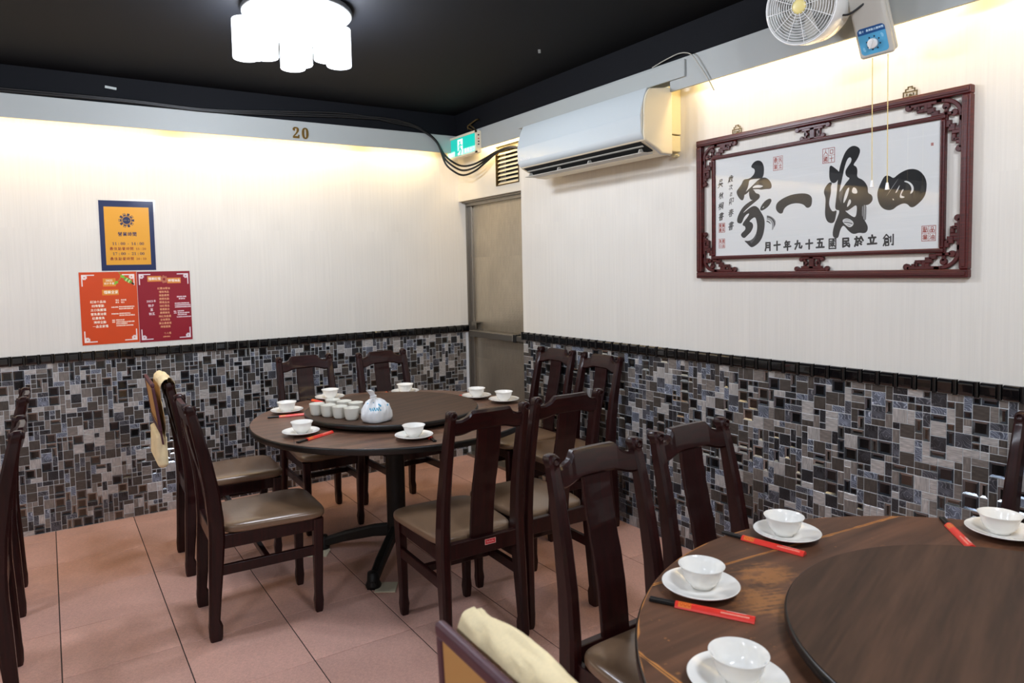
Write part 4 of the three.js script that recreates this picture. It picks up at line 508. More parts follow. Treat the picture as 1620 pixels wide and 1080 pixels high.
// ---------------------------------------------------------------- tables
function foldingTop(t, R, ch, ang, mat, edgeMat, span, y = 0.75) {
  mesh('table_edge', lathe([[0, y - 0.036], [R - 0.03, y - 0.036], [R - 0.008, y - 0.033], [R, y - 0.026], [R, y - 0.007], [R - 0.0035, y - 0.002], [R - 0.008, y - 0.0012], [0, y - 0.0012]], 128), edgeMat, t);
  const g0 = 0.0011, Rv = R - 0.0045, flat = (s, name) => { const g = extrude(s, 0.0034, 0.0006, 96, 1); g.rotateX(-Math.PI / 2); g.translate(0, y - 0.0034, 0); const k = clean(g), p = k.attributes.position, uv = k.attributes.uv; for (let i = 0; i < p.count; i++) { const x = p.getX(i), z = p.getZ(i); uv.setXY(i, span ? x / span + 0.5 : x + 3, span ? z / span + 0.5 : z + 3); } mesh(name, k, mat, t); };
  const half = Math.sqrt(Rv * Rv - ch * ch), a = Math.asin(ch / Rv), s = new THREE.Shape(), c = ch - g0, corner = Math.sqrt(Math.max(0, Rv * Rv - c * c));
  // the square middle with its four rounded corners, then a flap beyond each chord
  const rot = (x, z) => [x * Math.cos(ang) - z * Math.sin(ang), x * Math.sin(ang) + z * Math.cos(ang)];
  const pts = []; for (let q = 0; q < 4; q++) { const base = q * Math.PI / 2, a0 = Math.acos(c / Rv), a1 = Math.PI / 2 - a0; if (a1 > a0) for (let k = 0; k <= 24; k++) { const w = base + lerp(a0, a1, k / 24); pts.push(rot(Rv * Math.cos(w), Rv * Math.sin(w))); } else pts.push(rot(...[[c, c], [-c, c], [-c, -c], [c, -c]][q])); }
  flat(poly(pts.map(([x, z]) => [x, -z])), 'table_leaf');
  for (let q = 0; q < 4; q++) { const base = q * Math.PI / 2, a0 = Math.acos((ch + g0) / Rv), p2 = []; for (let k = 0; k <= 40; k++) { const w = base - a0 + 2 * a0 * k / 40; p2.push(rot(Rv * Math.cos(w), Rv * Math.sin(w))); } flat(poly(p2.map(([x, z]) => [x, -z])), 'drop_leaf'); }
}
function pedestal(t, ang, pads) {
  mesh('column', merge(lathe([[0.048, 0.1], [0.05, 0.12], [0.05, 0.66], [0.056, 0.68], [0.056, 0.7], [0, 0.7]], 36), box(-0.28, 0.692, -0.035, 0.28, 0.714, 0.035, 0.004), box(-0.035, 0.692, -0.28, 0.035, 0.714, 0.28, 0.004)), M.iron, t);
  for (let k = 0; k < 4; k++) {
    const w = ang + k * Math.PI / 2, foot = mesh('foot', (() => { const rows = [[0, 0.15, 0.034, 0.02], [0.13, 0.135, 0.03, 0.022], [0.3, 0.095, 0.026, 0.024], [0.4, 0.062, 0.024, 0.022], [0.425, 0.045, 0.026, 0.026], [0.45, 0.035, 0.024, 0.022]]; const g = postLoft(rows.map(([r, y, hy, hz]) => [r, y - 0.02, 0, hy, hz]), 0.4); g.rotateZ(-Math.PI / 2); g.scale(1, -1, 1); const ix = g.attributes.position; const p = new Float32Array(ix.array); for (let i = 0; i < p.length; i += 9) for (let c = 0; c < 3; c++) { const s = p[i + 3 + c]; p[i + 3 + c] = p[i + 6 + c]; p[i + 6 + c] = s; } g.setAttribute('position', new THREE.BufferAttribute(p, 3)); g.computeVertexNormals(); return g; })(), M.iron, t);
    foot.rotation.y = -w;
    const cap = mesh('foot_cap', (() => { const g = lathe([[0, 0.001], [0.036, 0.001], [0.038, 0.012], [0.03, 0.03], [0.026, 0.07], [0, 0.075]], 24); g.translate(0.42, 0.004, 0); return g; })(), M.iron, foot);
    if (pads) { const p = mesh('felt_pad', (() => { const g = box(0.37, 0, -0.05, 0.475, 0.005, 0.05, 0.002); return g; })(), std({ color: 0xd9d0b6, roughness: 0.95 }), foot); p.rotation.y = 0.15; p.userData.label = 'worn pale felt pad'; }
  }
}
const T1 = [-1.286, 1.463], T2 = [-1.247, 4.379];
const table1 = thing('round_table', 'far round brown table with stacked cups and a plastic bag on it', 'table', [T1[0], 0, T1[1]]);
foldingTop(table1, 0.728, 0.525, 15 * deg, M.topWood, M.blackEdge, 0); pedestal(table1, 41 * deg, true);
const table2 = thing('round_table', 'near round brown table with rubbed-off patches and a worn orange rim', 'table', [T2[0], 0, T2[1]]);
foldingTop(table2, T2R, T2CH, T2ANG, M.wornTop, M.wornEdge, T2SPAN); pedestal(table2, 0.5, false);
function lazySusan(x, z, R, label) {
  const t = thing('lazy_susan', label, 'turntable', [x, 0.75, z], 0.3);
  mesh('bearing', lathe([[0, 0], [0.14, 0], [0.14, 0.012], [0, 0.012]], 48), M.plainSteel, t);
  mesh('turntable_edge', lathe([[0, 0.012], [R - 0.02, 0.012], [R - 0.004, 0.016], [R, 0.022], [R, 0.034], [R - 0.003, 0.0385], [R - 0.007, 0.0393], [0, 0.0393]], 128), M.blackEdge, t);
  const g = new THREE.CircleGeometry(R - 0.005, 128); g.rotateX(-Math.PI / 2); g.translate(0, 0.04, 0); mesh('turntable_top', uvm(clean(g), 3, 3), M.susanWood, t); return t;
}
lazySusan(-1.294, 1.47, 0.453, 'dark wooden turntable on the far round table, under the stacked cups');
lazySusan(-1.265, 4.352, 0.493, 'empty dark wooden turntable on the near round table');

// ---------------------------------------------------------------- tableware
const saucerGeo = lathe([[0, 0.004], [0.02, 0.004], [0.027, 0.0], [0.031, 0.001], [0.05, 0.006], [0.072, 0.013], [0.0855, 0.0185], [0.087, 0.0205], [0.085, 0.0215], [0.07, 0.0165], [0.05, 0.0105], [0.04, 0.008], [0.034, 0.0075], [0, 0.0075]], 72);
const bowlGeo = lathe([[0, 0.004], [0.018, 0.003], [0.02, 0], [0.024, 0], [0.025, 0.004], [0.029, 0.008], [0.037, 0.016], [0.0425, 0.028], [0.0455, 0.041], [0.0485, 0.0475], [0.052, 0.0515], [0.0523, 0.0528], [0.051, 0.0527], [0.0465, 0.047], [0.0435, 0.0405], [0.0405, 0.028], [0.034, 0.0165], [0.024, 0.01], [0, 0.0085]], 72);
const GS = 'white saucers laid on the tables', GB = 'white bowls standing on saucers', GC = 'paper-sleeved chopsticks laid on the tables';
const saucer0 = mesh('saucer', saucerGeo, M.porcelain), bowl0 = mesh('rice_bowl', bowlGeo, M.porcelain); let first = true;
const stick0 = thing('chopsticks', '', 'chopsticks', [0, 0, 0], 0, GC);
{
  const s = new THREE.Shape(); s.moveTo(-0.0125, 0); s.lineTo(0.0125, 0); s.lineTo(0.0125, 0.0012); s.quadraticCurveTo(0.007, 0.0105, 0, 0.0108); s.quadraticCurveTo(-0.007, 0.0105, -0.0125, 0.0012); s.closePath();
  const g = extrude(s, 0.165, 0, 10); g.translate(0, 0, 0.055); const k = clean(g), p = k.attributes.position, uv = k.attributes.uv; for (let i = 0; i < p.count; i++) uv.setXY(i, (p.getZ(i) - 0.055) / 0.165, p.getX(i) / 0.025 + 0.5);
  mesh('paper_sleeve', k, std({ map: sleeveTex, roughness: 0.35 }), stick0);
  for (const q of [-1, 1]) mesh('stick', postLoft([[-0.002, q * 0.0043, 0.0046, 0.0036, 0.0036], [0.21, q * 0.0035, 0.004, 0.0026, 0.0026]], 0.3).rotateX(Math.PI / 2).translate(0, 0.0085, 0), M.cable, stick0);
}
let firstStick = true;
function setting(x, z, saucerLabel, bowlLabel, bx = 0, bz = 0) {
  const s = first ? saucer0 : saucer0.clone(), b = first ? bowl0 : bowl0.clone(); if (!first) { s.name = numbered('saucer'); b.name = numbered('rice_bowl'); scene.add(s, b); s.userData = {}; b.userData = {}; } first = false;
  s.position.set(x, 0.7502, z); b.position.set(x + bx, 0.758, z + bz); tag(s, saucerLabel, 'saucer', GS); tag(b, bowlLabel, 'bowl', GB);
}
function sticks(x0, z0, x1, z1, label) { const turn = Math.atan2(x1 - x0, z1 - z0); if (firstStick) { stick0.position.set(x0, 0.7502, z0); stick0.rotation.y = turn; stick0.userData.label = label; firstStick = false; } else copy(stick0, [x0, 0.7502, z0], turn, label, GC); }
const F = 'on the far table', Nn = 'on the near table';
setting(-1.741, 1.084, `white saucer ${F}, at its left end in front of the mosaic`, `white bowl ${F}, at its left end in front of the mosaic`);
setting(-1.838, 1.635, `white saucer ${F}, nearest to the two chairs seen in profile`, `white bowl ${F}, nearest to the two chairs seen in profile`, 0.006, -0.003);
setting(-1.414, 0.847, `white saucer ${F}, just behind the stacked cups`, `white bowl ${F}, just behind the stacked cups`, 0.005, -0.005);
setting(-0.973, 0.959, `white saucer ${F}, beyond the turntable behind the plastic bag`, `white bowl ${F}, beyond the turntable behind the plastic bag`);
setting(-0.707, 1.365, `white saucer ${F}, in front of the steel door`, `white bowl ${F}, in front of the steel door`);
setting(-1.446, 2.027, `white saucer ${F}, at the front edge below the plastic bag`, `white bowl ${F}, at the front edge below the plastic bag`, 0.003, -0.007);
setting(-0.955, 1.985, `white saucer ${F}, seen through the back of the badged chair`, `white bowl ${F}, hidden behind the splat of the badged chair`, -0.006, -0.004);
setting(-0.645, 1.56, `white saucer ${F}, peeping over the crest rail of the badged chair`, `white bowl ${F}, peeping over the crest rail of the badged chair`, 0, 0);
setting(-1.128, 3.669, `white saucer ${Nn}, beside the orange hinge line at the back`, `white bowl ${Nn}, beside the orange hinge line at the back`, -0.005, -0.006);
setting(-1.571, 3.75, `white saucer ${Nn}, beside the left rim above the rubbed patch`, `white bowl ${Nn}, beside the left rim above the rubbed patch`, 0.007, -0.003);
setting(-0.652, 3.993, `white saucer ${Nn}, cut off by the right edge`, `white bowl ${Nn}, cut off by the right edge`, -0.003, -0.006);
setting(-1.809, 4.035, `white saucer ${Nn}, below the bottom edge of the view`, `white bowl ${Nn}, cut off by the bottom edge`, 0.007, -0.003);
sticks(-1.864, 1.162, -1.66, 1.2, 'chopsticks in a red sleeve on the far table, by the leftmost bowl');
sticks(-1.901, 1.787, -1.687, 1.675, 'chopsticks in a red sleeve on the far table, pointing at the front of the turntable');
sticks(-1.4, 2.138, -1.357, 1.94, 'chopsticks half under the saucer below the plastic bag');
sticks(-1.52, 0.765, -1.48, 0.98, 'chopsticks in a red sleeve behind the stacked cups');
sticks(-1.03, 0.82, -1.13, 1.0, 'chopsticks in a red sleeve beside the bowl behind the plastic bag');
sticks(-0.63, 1.24, -0.84, 1.275, 'chopsticks in a red sleeve beside the bowl by the steel door');
sticks(-1.697, 3.717, -1.569, 3.942, 'chopsticks in a red sleeve by the left rim of the near table');
sticks(-1.246, 3.553, -1.198, 3.77, 'chopsticks in a red sleeve across the hinge line of the near table');
sticks(-0.65, 3.842, -0.81, 3.985, 'chopsticks in a red sleeve at the right of the near table, against the turntable');
const cupGeo = lathe([[0, 0.004], [0.021, 0.003], [0.022, 0], [0.0265, 0], [0.0275, 0.003], [0.0315, 0.007], [0.034, 0.02], [0.036, 0.04], [0.0385, 0.056], [0.039, 0.058], [0.0378, 0.0583], [0.035, 0.045], [0.0325, 0.02], [0.026, 0.009], [0, 0.007]], 56);
{
  let c0 = null; const at = [[-1.689, 1.43, 'leftmost of the front row'], [-1.655, 1.5, 'second from the left in the front row'], [-1.621, 1.57, 'third from the left in the front row'], [-1.588, 1.642, 'right end of the front row, nearest the viewer'], [-1.585, 1.372, 'left end of the back row'], [-1.553, 1.448, 'middle of the back row'], [-1.52, 1.524, 'right end of the back row, touching the plastic bag']];
  for (const [x, z, w] of at) { const label = `white teacup on the far turntable, ${w}`; if (!c0) { c0 = mesh('teacup', cupGeo, M.cup); tag(c0, label, 'cup', 'white teacups gathered on the turntable'); c0.position.set(x, 0.7902, z); } else { const c = copy(c0, [x, 0.7902, z], 0, label); } }
}
{  // knotted plastic bag
  const bag = thing('plastic_bag', 'white knotted plastic bag with blue print beside the teacups', 'bag', [-1.502, 0.79, 1.748], 0.45);
  const n = 72, rows = [[0.001, 0.05, 0, 0], [0.004, 0.066, 0, 0], [0.02, 0.073, 0, 0], [0.045, 0.074, 0, 0], [0.06, 0.069, -0.001, 0], [0.078, 0.06, -0.003, 0], [0.092, 0.047, -0.006, 0], [0.103, 0.031, -0.011, 0], [0.112, 0.018, -0.017, 0], [0.12, 0.0125, -0.022, 0], [0.132, 0.0135, -0.029, 0], [0.145, 0.015, -0.039, 0.002], [0.153, 0.016, -0.05, 0.004], [0.158, 0.013, -0.06, 0.004], [0.159, 0.006, -0.068, 0.004]], nz = noiseField(66, 32), P = [], Uv = [], I = [];
  rows.forEach(([y, r, ox, oz], j) => { for (let i = 0; i <= n; i++) { const a = i / n * Math.PI * 2, w = (nz((i % n) / n * 32, j * 0.8) - 0.5) + 0.5 * (nz((i % n) / n * 32, j * 1.9 + 9) - 0.5), sq = 1 / Math.pow(Math.pow(Math.abs(Math.cos(a)), 3.2) + Math.pow(Math.abs(Math.sin(a)), 3.2), 1 / 3.2), k = r * (lerp(sq, 1, clamp(j / 7, 0, 1)) + w * (j < 2 ? 0.06 : 0.2)); P.push(ox + k * 1.02 * Math.cos(a), y + (j > 3 && j < 8 ? w * 0.012 : 0), oz + k * 0.84 * Math.sin(a)); Uv.push(i / n, y / 0.16); } });
  for (let j = 0; j < rows.length - 1; j++) for (let i = 0; i < n; i++) { const a = j * (n + 1) + i, b = a + 1, c = a + n + 1, d = c + 1; I.push(a, c, b, b, c, d); }
  const g = new THREE.BufferGeometry(); g.setAttribute('position', new THREE.Float32BufferAttribute(P, 3)); g.setAttribute('uv', new THREE.Float32BufferAttribute(Uv, 2)); g.setIndex(I); g.computeVertexNormals(); bagTex.repeat.set(-1, 1); bagTex.wrapS = THREE.RepeatWrapping; bagTex.offset.set(0.88, 0.12);
  mesh('bag_body', g, std({ map: bagTex, roughness: 0.35, side: THREE.DoubleSide }), bag);
  const kn = new THREE.TorusGeometry(0.0115, 0.006, 8, 18); kn.rotateX(Math.PI / 2 - 0.3); kn.translate(-0.023, 0.121, 0); mesh('knot', kn, std({ color: 0xeef2f4, roughness: 0.4 }), bag);
}

// ---------------------------------------------------------------- on the walls
function poster(name, label, tex, x0, x1, y0, y1, skew = 0) {
  const t = thing(name, label, 'poster', [(x0 + x1) / 2, (y0 + y1) / 2, 0.0005], 0, 'laminated notices on the back wall'); t.rotation.z = skew;
  const w = x1 - x0, h = y1 - y0; mesh('printed_sheet', box(-w / 2, -h / 2, 0, w / 2, h / 2, 0.0014), std({ color: 0xd8d4cc, roughness: 0.6 }), t);
  const g = new THREE.PlaneGeometry(w - 0.002, h - 0.002); g.translate(0, 0, 0.0017); mesh('print', g, phys({ map: tex, roughness: 0.5, specularIntensity: 0.6, clearcoat: 0.25, clearcoatRoughness: 0.1 }), t);
  const m = 0.009, fs = poly([[-w / 2 - m, -h / 2 - m], [w / 2 + m, -h / 2 - m], [w / 2 + m, h / 2 + m], [-w / 2 - m, h / 2 + m]]); fs.holes.push(new THREE.Path(poly([[-w / 2, -h / 2], [-w / 2, h / 2], [w / 2, h / 2], [w / 2, -h / 2]]).getPoints()));
  const lam = new THREE.ShapeGeometry(fs); lam.translate(0, 0, 0.0006); mesh('laminate_margin', lam, phys({ color: 0xffffff, roughness: 0.12, transmission: 1, thickness: 0 }), t); return t;
}
poster('hours_poster', 'blue and yellow opening hours notice above two red menus', blueTex, -2.521, -2.2175, 1.5435, 1.972);
poster('menu_poster', 'orange set menu notice, left of the crimson one', orangeTex, -2.6445, -2.3315, 1.0965, 1.538);
poster('menu_poster', 'crimson set menu notice with a gold dish list', crimsonTex, -2.3315, -2.022, 1.092, 1.536);
// the framed calligraphy
const frame = thing('calligraphy_frame', 'dark carved wooden frame with large black brush calligraphy behind glass', 'framed calligraphy', [0, 1.434, 2.41]);
{
  const w = 1.222, h = 0.682, b = 0.031, D = 0.03;   // local: z along the wall, y up, -x into the room
  const bar = (z0, y0, z1, y1, d, name, par) => { const g = box(-d, y0, z0, 0.0, y1, z1, 0.005), long = z1 - z0 > y1 - y0, in1 = box(-d - 0.004, long ? y0 + 0.008 : y0 + 0.008, long ? z0 + 0.008 : z0 + 0.009, -d + 0.004, long ? y1 - 0.008 : y1 - 0.008, long ? z1 - 0.008 : z1 - 0.009, 0.003); return mesh(name, merge(g, in1), M.frameWood, par); };
  bar(0, h - b, w, h, D, 'outer_rail', frame); bar(0, 0, w, b, D, 'outer_rail', frame); bar(0, b, b, h - b, D, 'outer_stile', frame); bar(w - b, b, w, h - b, D, 'outer_stile', frame);
  const z0 = 0.09, z1 = 1.137, y0 = 0.092, y1 = 0.594, ib = 0.017;
  bar(z0, y1 - ib, z1, y1, 0.024, 'inner_rail', frame); bar(z0, y0, z1, y0 + ib, 0.024, 'inner_rail', frame); bar(z0, y0 + ib, z0 + ib, y1 - ib, 0.024, 'inner_stile', frame); bar(z1 - ib, y0 + ib, z1, y1 - ib, 0.024, 'inner_stile', frame);
  mesh('backing_board', box(-0.012, y0 + 0.01, z0 + 0.01, -0.004, y1 - 0.01, z1 - 0.01), std({ color: 0xcfcdc6, roughness: 0.8 }), frame);
  const pg = new THREE.PlaneGeometry(1.026, 0.486); pg.rotateY(-Math.PI / 2); pg.translate(-0.0125, 2.015 - 0.243 - 1.434, 2.51 + 0.513 - 2.41); mesh('calligraphy_sheet', pg, std({ map: paperTex, roughness: 0.8 }), frame);
  const gl = new THREE.PlaneGeometry(z1 - z0 - 2 * ib + 0.006, y1 - y0 - 2 * ib + 0.006); gl.rotateY(-Math.PI / 2); gl.translate(-0.0165, (y0 + y1) / 2, (z0 + z1) / 2); mesh('glass_pane', gl, phys({ color: 0xffffff, transmission: 1, thickness: 0, roughness: 0.015, ior: 1.52 }), frame);
  // corner fretwork, drawn for the corner at the origin and turned to the four corners
  const pieces = []; const both = (s) => { pieces.push(s); };
  const S = (arr) => arr.forEach(both); const T = 0.014, e = (s) => extrude(s, T, 0.002, 16, 1);
  const arc = new THREE.Shape(); arc.absarc(0.066, 0.066, 0.066, Math.PI, Math.PI * 1.5, false); arc.absarc(0.066, 0.066, 0.052, Math.PI * 1.5, Math.PI, true); arc.closePath();
  const arm = [rect(0.06, 0, 0.185, 0.0125), disc(0.186, 0.0105, 0.0125), rect(0.15, 0.008, 0.168, 0.022), rect(0.118, 0.008, 0.132, 0.036), rect(0.132, 0.022, 0.156, 0.036), rect(0.146, 0.01, 0.158, 0.03), rect(0.094, 0.024, 0.12, 0.046), rect(0.104, 0.008, 0.12, 0.024), rect(0.08, 0.038, 0.106, 0.058), disc(0.056, 0.028, 0.0125), rect(0.05, 0.03, 0.062, 0.05), rect(0.068, 0.0, 0.09, 0.012)];
  const armG = arm.map(e), half = merge(armG), swap = half.clone(); { const p = swap.attributes.position, nn = swap.attributes.normal; for (let i = 0; i < p.count; i++) { const x = p.getX(i), y = p.getY(i); p.setXY(i, y, x); const a = nn.getX(i), c = nn.getY(i); nn.setXY(i, c, a); } const flip = (at) => { const k = at.itemSize, A = at.array; for (let i = 0; i < at.count; i += 3) for (let c = 0; c < k; c++) { const s = A[(i + 1) * k + c]; A[(i + 1) * k + c] = A[(i + 2) * k + c]; A[(i + 2) * k + c] = s; } }; flip(p); flip(nn); }
  const corner = merge(half, swap, e(arc), e(rect(0.05, 0.05, 0.084, 0.062)), e(rect(0.05, 0.05, 0.062, 0.084)), e(rect(0.06, 0.06, 0.074, 0.074)));
  const put = (g, zc, yc, sz, sy, name) => { const k = g.clone(), p = k.attributes.position, nn = k.attributes.normal; for (let i = 0; i < p.count; i++) { const u = p.getX(i), v = p.getY(i), d = p.getZ(i); p.setXYZ(i, -d - 0.005, yc + sy * v, zc + sz * u); nn.setXYZ(i, -nn.getZ(i), sy * nn.getY(i), sz * nn.getX(i)); } if (sz * sy > 0 ? false : true) { } k.computeVertexNormals(); mesh(name, uvm(fixWinding(k)), M.frameWood, frame); };
  function fixWinding(k) { const p = k.attributes.position, a = V3(), b = V3(), c = V3(); let vol = 0; for (let i = 0; i < p.count; i += 3) { a.fromBufferAttribute(p, i); b.fromBufferAttribute(p, i + 1); c.fromBufferAttribute(p, i + 2); vol += a.dot(b.clone().cross(c)); } if (vol < 0) { const A = p.array; for (let i = 0; i < p.count; i += 3) for (let q = 0; q < 3; q++) { const s = A[(i + 1) * 3 + q]; A[(i + 1) * 3 + q] = A[(i + 2) * 3 + q]; A[(i + 2) * 3 + q] = s; } } k.computeVertexNormals(); return k; }
  put(corner, b, b, 1, 1, 'corner_fretwork'); put(corner, w - b, b, -1, 1, 'corner_fretwork'); put(corner, b, h - b, 1, -1, 'corner_fretwork'); put(corner, w - b, h - b, -1, -1, 'corner_fretwork');
  const leg = (s) => { const q = new THREE.Shape(); q.absarc(s * 0.012, 0.022, 0.026, s > 0 ? 0.2 : Math.PI - 0.2, s > 0 ? Math.PI / 2 : Math.PI / 2, s < 0); q.lineTo(s * 0.012, 0.037); q.absarc(s * 0.012, 0.022, 0.015, Math.PI / 2, s > 0 ? 0.2 : Math.PI - 0.2, s > 0); q.closePath(); return q; };
  const mid = merge([rect(-0.062, 0, 0.062, 0.012), disc(-0.07, 0.0095, 0.0105), disc(0.07, 0.0095, 0.0105), rect(-0.048, 0.01, 0.048, 0.021), rect(-0.011, 0.01, 0.011, 0.061), rect(-0.044, 0.051, 0.044, 0.061), disc(-0.048, 0.05, 0.0095), disc(0.048, 0.05, 0.0095), disc(-0.028, 0.034, 0.0095), disc(0.028, 0.034, 0.0095), rect(-0.037, 0.018, -0.027, 0.052), rect(0.027, 0.018, 0.037, 0.052)].map(e));
  const mg = (z0 + z1) / 2; put(mid, mg, h - b, 1, -1, 'middle_fretwork'); put(mid, mg, b, 1, 1, 'middle_fretwork');
  // brass wall hooks over the top rail
  const hook = (() => { const o = poly([[-0.026, -0.004], [0.026, -0.004], [0.026, 0.02], [0.018, 0.02], [0.018, 0.03], [0.009, 0.03], [0.009, 0.038], [-0.009, 0.038], [-0.009, 0.03], [-0.018, 0.03], [-0.018, 0.02], [-0.026, 0.02]]); o.holes.push(new THREE.Path([[-0.0225, 0.001], [-0.0225, 0.0165], [0.0225, 0.0165], [0.0225, 0.001]].map(([x, y]) => new THREE.Vector2(x, y)))); o.holes.push(new THREE.Path([[-0.0145, 0.02], [-0.0145, 0.0268], [-0.006, 0.0268], [-0.006, 0.0348], [0.006, 0.0348], [0.006, 0.0268], [0.0145, 0.0268], [0.0145, 0.02]].map(([x, y]) => new THREE.Vector2(x, y)))); return merge(extrude(o, 0.004), extrude(rect(-0.014, 0.004, -0.01, 0.012), 0.004), extrude(rect(0.01, 0.004, 0.014, 0.012), 0.004), extrude(rect(-0.004, 0.0, 0.004, 0.01), 0.004)); })();
  put(hook, 2.637 - 2.41, h + 0.004, 1, 1, 'wall_hook'); put(hook, 3.416 - 2.41, h + 0.004, 1, 1, 'wall_hook'); for (const m of frame.children) if (m.name === 'wall_hook') m.material = M.darkBrass;
}
// air conditioner on a timber spacer
const spacer = thing('spacer_block', 'yellowed plaster and timber block between the air conditioner and the wall', 'wall block', [0, 0, 0]);
mesh('block_body', merge(box(-0.088, 2.172, 1.3, -0.0005, 2.41, 2.29, 0.004), box(-0.088, 2.085, 1.3, -0.0005, 2.166, 2.287, 0.004)), M.spacer, spacer);
mesh('foam_lump', (() => { const g = new THREE.IcosahedronGeometry(0.017, 2), p = g.attributes.position; for (let i = 0; i < p.count; i++) { const k = 1 + 0.4 * (N1(p.getX(i) * 900, p.getY(i) * 900 + p.getZ(i) * 400) - 0.5); p.setXYZ(i, p.getX(i) * k, p.getY(i) * k * 0.6, p.getZ(i) * k * 1.2); } g.computeVertexNormals(); g.translate(-0.02, 2.068, 2.27); return g; })(), M.spacer, spacer);
const ac = thing('air_conditioner', 'white split air conditioner with its flap open, high on the right wall', 'air conditioner', [-0.09, 2.06, 1.245]);
{
  const L = 1.063, prof = (inset) => { const s = new THREE.Shape(); s.moveTo(0, 0.0 + inset); s.lineTo(0.07, 0.002 + inset); s.lineTo(0.105, 0.022 + inset); s.lineTo(0.185, 0.06); s.quadraticCurveTo(0.2 - inset, 0.066, 0.205 - inset, 0.09); s.lineTo(0.203 - inset, 0.2); s.quadraticCurveTo(0.198 - inset, 0.295, 0.155 - inset, 0.322 - inset); s.lineTo(0.04, 0.336 - inset); s.lineTo(0, 0.336 - inset); s.closePath(); return s; };
  const along = (g, z) => { g.applyMatrix4(new THREE.Matrix4().makeBasis(V3(-1, 0, 0), V3(0, 1, 0), V3(0, 0, -1))); g.translate(0, 0, z); return clean(g); };
  mesh('casing', along(extrude(prof(0.004), L, 0.006, 16, 3), L), M.creamPlastic, ac);
  // glossy front panel: the upper part tilts back from a ridge along its middle
  const fp = new THREE.Shape(); fp.moveTo(0.165, 0.056); fp.quadraticCurveTo(0.207, 0.064, 0.214, 0.1); fp.lineTo(0.217, 0.176); fp.quadraticCurveTo(0.217, 0.182, 0.2155, 0.186); fp.quadraticCurveTo(0.2, 0.268, 0.17, 0.318); fp.lineTo(0.16, 0.316); fp.quadraticCurveTo(0.19, 0.27, 0.2, 0.2); fp.lineTo(0.2, 0.1); fp.quadraticCurveTo(0.196, 0.076, 0.165, 0.064); fp.closePath();
  mesh('front_panel', along(extrude(fp, L - 0.012, 0.0035, 16, 2), L - 0.006), M.acPanel, ac);
  mesh('end_trim', along(extrude(prof(-0.001), 0.012, 0.003, 16, 2), L - 0.008), M.greyPlastic, ac).scale.set(0.985, 0.99, 1);
  mesh('outlet_slot', merge(along(extrude(poly([[0.1, 0.018], [0.186, 0.057], [0.18, 0.064], [0.094, 0.03]]), L - 0.07, 0, 4), L - 0.035)), M.darkSlot, ac);
  const flap = mesh('air_flap', merge(along(extrude(poly([[0.098, 0.006], [0.178, 0.004], [0.18, 0.008], [0.1, 0.012]]), L - 0.07, 0.0015, 4, 1), L - 0.035)), M.greyPlastic, ac);
  for (const z of [0.05, 0.33, 0.6, 0.99]) mesh('flap_arm', along(extrude(poly([[0.12, 0.01], [0.16, 0.008], [0.15, 0.03], [0.135, 0.034]]), 0.006, 0, 2), z), M.greyPlastic, flap);
  mesh('guide_rail', along(extrude(poly([[0.158, 0.036], [0.166, 0.04], [0.164, 0.043], [0.156, 0.039]]), L - 0.08, 0, 2), L - 0.04), M.greyPlastic, ac);
  const lt = canvasTex(128, 16, (c) => { c.fillStyle = '#e0e2e0'; c.fillRect(0, 0, 128, 16); c.fillStyle = '#8d9494'; for (let i = 0; i < 8; i++) { c.fillRect(4 + i * 15, 4, 3, 9); if (i % 2) c.fillRect(4 + i * 15, 4, 9, 2); else c.fillRect(4 + i * 15, 11, 9, 2); } });
  const lg = new THREE.PlaneGeometry(0.1, 0.0125); lg.rotateY(-Math.PI / 2); lg.translate(-0.2152, 0.108, 0.09); mesh('name_plate', lg, std({ map: lt, roughness: 0.3 }), ac);
}
// exit sign at the corner
const sign = thing('exit_sign', 'lit green exit sign with a running figure at the corner of the coves', 'exit sign', [-0.105, 2.343, 0.31], 0);
{
  mesh('sign_case', merge(box(-0.038, 0, -0.215, 0, 0.158, 0.215, 0.004), box(-0.045, 0, -0.215, -0.036, 0.012, 0.215), box(-0.045, 0.142, -0.215, -0.036, 0.158, 0.215), box(-0.045, 0, -0.215, -0.036, 0.158, -0.205), box(-0.045, 0, 0.2, -0.036, 0.158, 0.215)), M.creamPlastic, sign);
  const g = new THREE.PlaneGeometry(0.405, 0.13); g.rotateY(-Math.PI / 2); g.translate(-0.0392, 0.077, -0.002); mesh('sign_face', g, std({ map: exitTex, emissive: 0xffffff, emissiveMap: exitTex, emissiveIntensity: 0.75, roughness: 0.3 }), sign);
  mesh('side_buttons', merge(box(-0.03, 0.12, 0.215, -0.02, 0.13, 0.218), box(-0.03, 0.075, 0.215, -0.018, 0.083, 0.218), box(-0.03, 0.055, 0.215, -0.02, 0.063, 0.218)), M.cable, sign);
  mesh('indicator', box(-0.03, 0.095, 0.215, -0.02, 0.103, 0.219), std({ color: 0xd8524a, roughness: 0.4 }), sign);
  const l = new THREE.RectAreaLight(0x2fd0bf, 0.5, 0.4, 0.13); l.position.set(-0.05, 0.077, 0); l.rotation.y = Math.PI / 2; sign.add(l);
}
// brass numerals on the fascia
{
  const font = await new FontLoader().loadAsync('fonts/droid/droid_serif_bold.typeface.json'), t = thing('house_number', 'small brass numerals 20 on the white fascia', 'number', [-1.364, 2.411, 0.15]);
  [['2', 0], ['0', 0.062]].forEach(([ch, x]) => { const g = new TextGeometry(ch, { font, size: 0.07, depth: 0.006, bevelEnabled: true, bevelThickness: 0.002, bevelSize: 0.0015, bevelSegments: 2, curveSegments: 10 }); g.scale(0.9, 1, 1); g.translate(x, 0, 0.002); mesh('numeral', clean(g), M.brass, t); });
}
